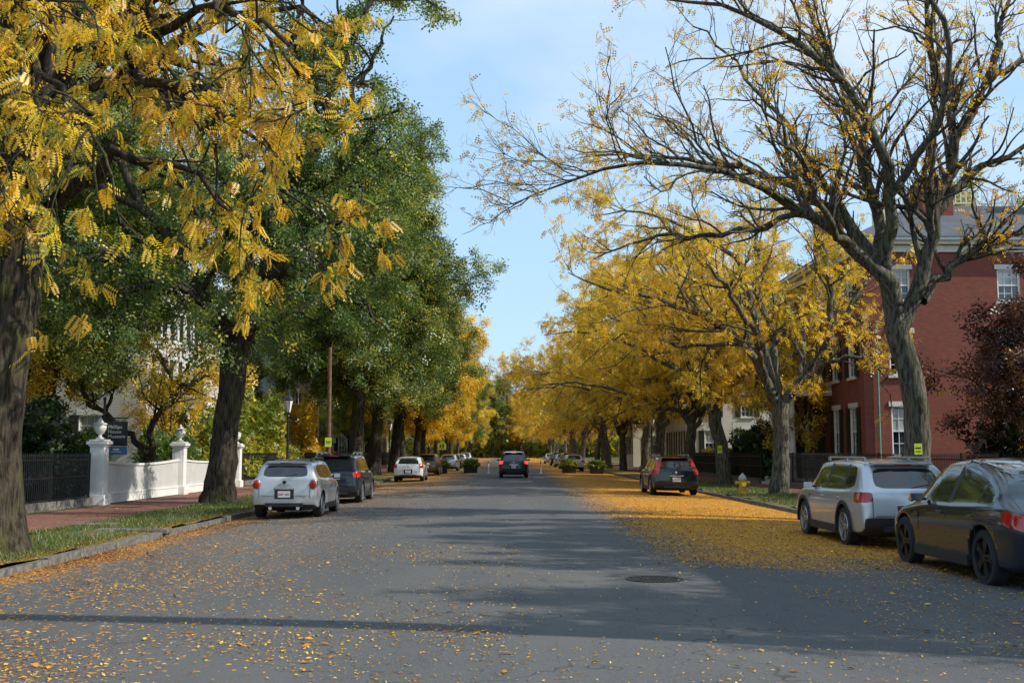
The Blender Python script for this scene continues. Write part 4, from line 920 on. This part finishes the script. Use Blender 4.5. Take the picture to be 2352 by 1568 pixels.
def mini_x(e, L, W, H, yr, belt, zb):
    for s in (-1, 1):
        x = s*(W/2-.16); y = -L/2-.03
        mb = MB(); mb.lathe([(.0, -.03), (.07, -.028), (.098, -.012), (.1, .14)], 24, (0, 0, 0), 'y', 0); mb.lathe([(.102, -.01), (.118, -.004), (.12, .14)], 24, (0, 0, 0), 'y', 1)
        o = mb.build('tail_light', [M_redl, M_chrome], e, (x, y, belt-.1), smooth=True); o.scale = (.95, 1, 1.2)
        mb = MB(); mb.lathe([(.03, -.02), (.045, -.03), (.045, .1)], 14, (s*.36, yr+.03, zb+.08), 'y'); mb.build('exhaust', [M_chrome], e, smooth=True)
    mb = MB(); mb.lathe([(0, -.012), (.045, -.008), (.05, 0)], 18, (0, yr-.0, belt-.05), 'y', 0); mb.box((0, yr-.004, belt-.11), (.3, .03, .03), 1); mb.build('round_badge', [M_plastic, M_chrome], e)
    text('lettering', 'W A N D E R L O O P', (0, yr-.006, belt-.17), .05, M_chrome, e)
def badge_x(e, L, W, H, yr, belt, zb):
    mb = MB(); mb.lathe([(0, -.012), (.05, -.006), (.055, .01)], 18, (0, yr+.005, belt-.08), 'y'); mb.build('oval_badge', [M_chrome], e)
def leafy_x(e, L, W, H, yr, belt, zb):
    badge_x(e, L, W, H, yr, belt, zb)
    r = np.random.default_rng(4); n = 260
    x = r.uniform(-.55, .55, n); y = -L/2+.75+r.random(n)**1.3*2.0; z = H+.022-.02*np.abs(x)-np.maximum(0, (-L/2+1.2)-y)*.05
    S = np.column_stack([x, y, z]); a = r.standard_normal((n, 3)); a[:, 2] *= .1; a = nrm(a); q = np.tile([0, 0, 1.], (n, 1)); b = np.cross(q, a)
    tv = np.array([(-.5, 0), (0, -.25), (.5, 0), (0, .25)]); s = r.uniform(.03, .06, n)[:, None, None]
    V = S[:, None]+s*(tv[None, :, 0:1]*a[:, None]+tv[None, :, 1:2]*b[:, None])
    np_mesh('leaves_on_roof', V.reshape(-1, 3), np.arange(n*4).reshape(-1, 4), [M_litter], attr=r.random(n), parent=e)
mb_loc = lambda x, y: (x, y, float(crown(x)))
make_car('parked_hatchback_car', mb_loc(-5.8, 29.0+2.05), 4.1, 1.79, 1.54, P_white, 'hatch', belt=1.0, rw=.62, axle=.76, wb=2.6, wr=.335, rake=.24, light=(), plate='BBF 483', extra=mini_x, spokes=8, hood=1.0, rails=1)
make_car('parked_suv_car', mb_loc(-5.85, 37.2+2.2), 4.5, 1.86, 1.68, P_blueblk, belt=1.05, rw=.66, axle=.85, wb=2.7, wr=.36, rake=.38, light=(4,), clad=True, rails=2, plate='7TK 219', extra=badge_x)
make_car('parked_hatchback_car', mb_loc(-5.75, 64.5+2.1), 4.3, 1.78, 1.47, P_w2, belt=.95, rw=.6, axle=.8, wb=2.65, wr=.32, rake=.42, light=(4, 5), plate='3AC 51', lod=1, extra=badge_x)
make_car('parked_car', mb_loc(-5.9, 84), 4.6, 1.82, 1.6, P_gold, belt=1.0, light=(4,), lod=1)
make_car('parked_car', mb_loc(-5.3, 102), 4.6, 1.82, 1.5, P_silver, belt=.95, light=(4,), lod=1)
make_car('parked_car', mb_loc(-5.6, 116), 4.6, 1.82, 1.5, P_char, belt=.95, light=(4,), lod=1)
make_car('suv_car', mb_loc(.42, 70.5+2.3), 4.7, 1.88, 1.68, P_char, belt=1.05, rw=.66, axle=.9, wb=2.7, wr=.36, rake=.34, light=(4,), lit=True, clad=True, rails=2, plate='4KD 88', extra=badge_x)
make_car('parked_wagon_car', mb_loc(6.65, 43.6+2.4), 4.8, 1.88, 1.58, P_dark, belt=1.0, rw=.62, axle=.95, wb=2.8, wr=.35, rake=.30, light=(4, 5, 6), clad=True, rails=2, plate='61R V20', extra=badge_x)
make_car('parked_wagon_car', mb_loc(7.2, 19.85+2.4), 4.82, 1.84, 1.61, P_silver, belt=1.0, rw=.64, axle=1.02, wb=2.745, wr=.36, rake=.44, light=(4,), clad=True, rails=2, plate='8HN 62', extra=leafy_x)
make_car('parked_fastback_car', mb_loc(7.17, 13.62+2.37), 4.75, 1.92, 1.66, P_slate, 'fast', belt=1.0, rw=.58, axle=1.0, wb=2.89, wr=.365, light=(4,), wheelm=M_dkalloy, hood=.98)
for i, (x, y, pm) in enumerate(((5.9, 100, P_w2), (6.2, 113, P_dark), (6.2, 126, P_silver), (6.3, 140, P_char), (-5.6, 132, P_w2), (-5.6, 150, P_silver), (6.2, 160, P_w2))):
    make_car('parked_car', mb_loc(x, y), 4.6, 1.82, 1.5+.15*(i % 2), pm, belt=.96, light=(4,), lod=1)

# ------------------------------------------------------------------ light, sky, camera
el, az = math.radians(38), math.radians(104)
sd = Vector((math.sin(az)*math.cos(el), math.cos(az)*math.cos(el), math.sin(el)))
ld = bpy.data.lights.new('sun', 'SUN'); ld.energy = 5.0; ld.angle = math.radians(.5); ld.color = (1, .94, .82)
lo = bpy.data.objects.new('sun', ld); COL.objects.link(lo); lo.rotation_euler = (-sd).to_track_quat('-Z', 'Y').to_euler(); lo.location = (30, -10, 40)
w = bpy.data.worlds.new('World'); SC.world = w; w.use_nodes = True; nt = w.node_tree; nt.nodes.clear()
out = nt.nodes.new('ShaderNodeOutputWorld'); bg = nt.nodes.new('ShaderNodeBackground'); bg.inputs[1].default_value = .15
sky = nt.nodes.new('ShaderNodeTexSky'); sky.sky_type = 'NISHITA'; sky.sun_disc = False; sky.sun_elevation = el; sky.sun_rotation = az; sky.air_density = 1.0; sky.dust_density = .8; sky.ozone_density = 1.0
tc = nt.nodes.new('ShaderNodeTexCoord'); mp = nt.nodes.new('ShaderNodeMapping'); mp.inputs['Scale'].default_value = (1, 1, 2.0); mp.inputs['Location'].default_value = (.3, .1, .4)
nz = nt.nodes.new('ShaderNodeTexNoise'); nz.inputs['Scale'].default_value = 2.4; nz.inputs['Detail'].default_value = 6; nz.inputs['Roughness'].default_value = .5
rp = nt.nodes.new('ShaderNodeValToRGB'); rp.color_ramp.elements[0].position = .48; rp.color_ramp.elements[0].color = (0, 0, 0, 1); rp.color_ramp.elements[1].position = .78; rp.color_ramp.elements[1].color = (.8, .8, .8, 1)
hz = nt.nodes.new('ShaderNodeMix'); hz.data_type = 'RGBA'; hz.inputs[0].default_value = .62; hz.inputs[7].default_value = (4.0, 6.2, 8.4, 1)
mx = nt.nodes.new('ShaderNodeMix'); mx.data_type = 'RGBA'; mx.inputs[7].default_value = (6.6, 6.9, 7.2, 1)
for a, b in ((tc.outputs['Generated'], mp.inputs[0]), (mp.outputs[0], nz.inputs['Vector']), (nz.outputs['Fac'], rp.inputs[0]), (rp.outputs[0], mx.inputs[0]), (sky.outputs[0], hz.inputs[6]), (hz.outputs[2], mx.inputs[6]), (mx.outputs[2], bg.inputs[0]), (bg.outputs[0], out.inputs[0])):
    nt.links.new(a, b)
cam = bpy.data.cameras.new('camera'); cam.sensor_width = 22.3; cam.lens = 24; cam.clip_end = 3000; cam.clip_start = .1
co = bpy.data.objects.new('camera', cam); COL.objects.link(co); co.location = (0, 0, 1.78)
co.rotation_euler = (math.radians(90+5.71), 0, math.radians(-.25)); SC.camera = co
SC.view_settings.view_transform = 'Standard'; SC.view_settings.look = 'None'; SC.view_settings.exposure = 0
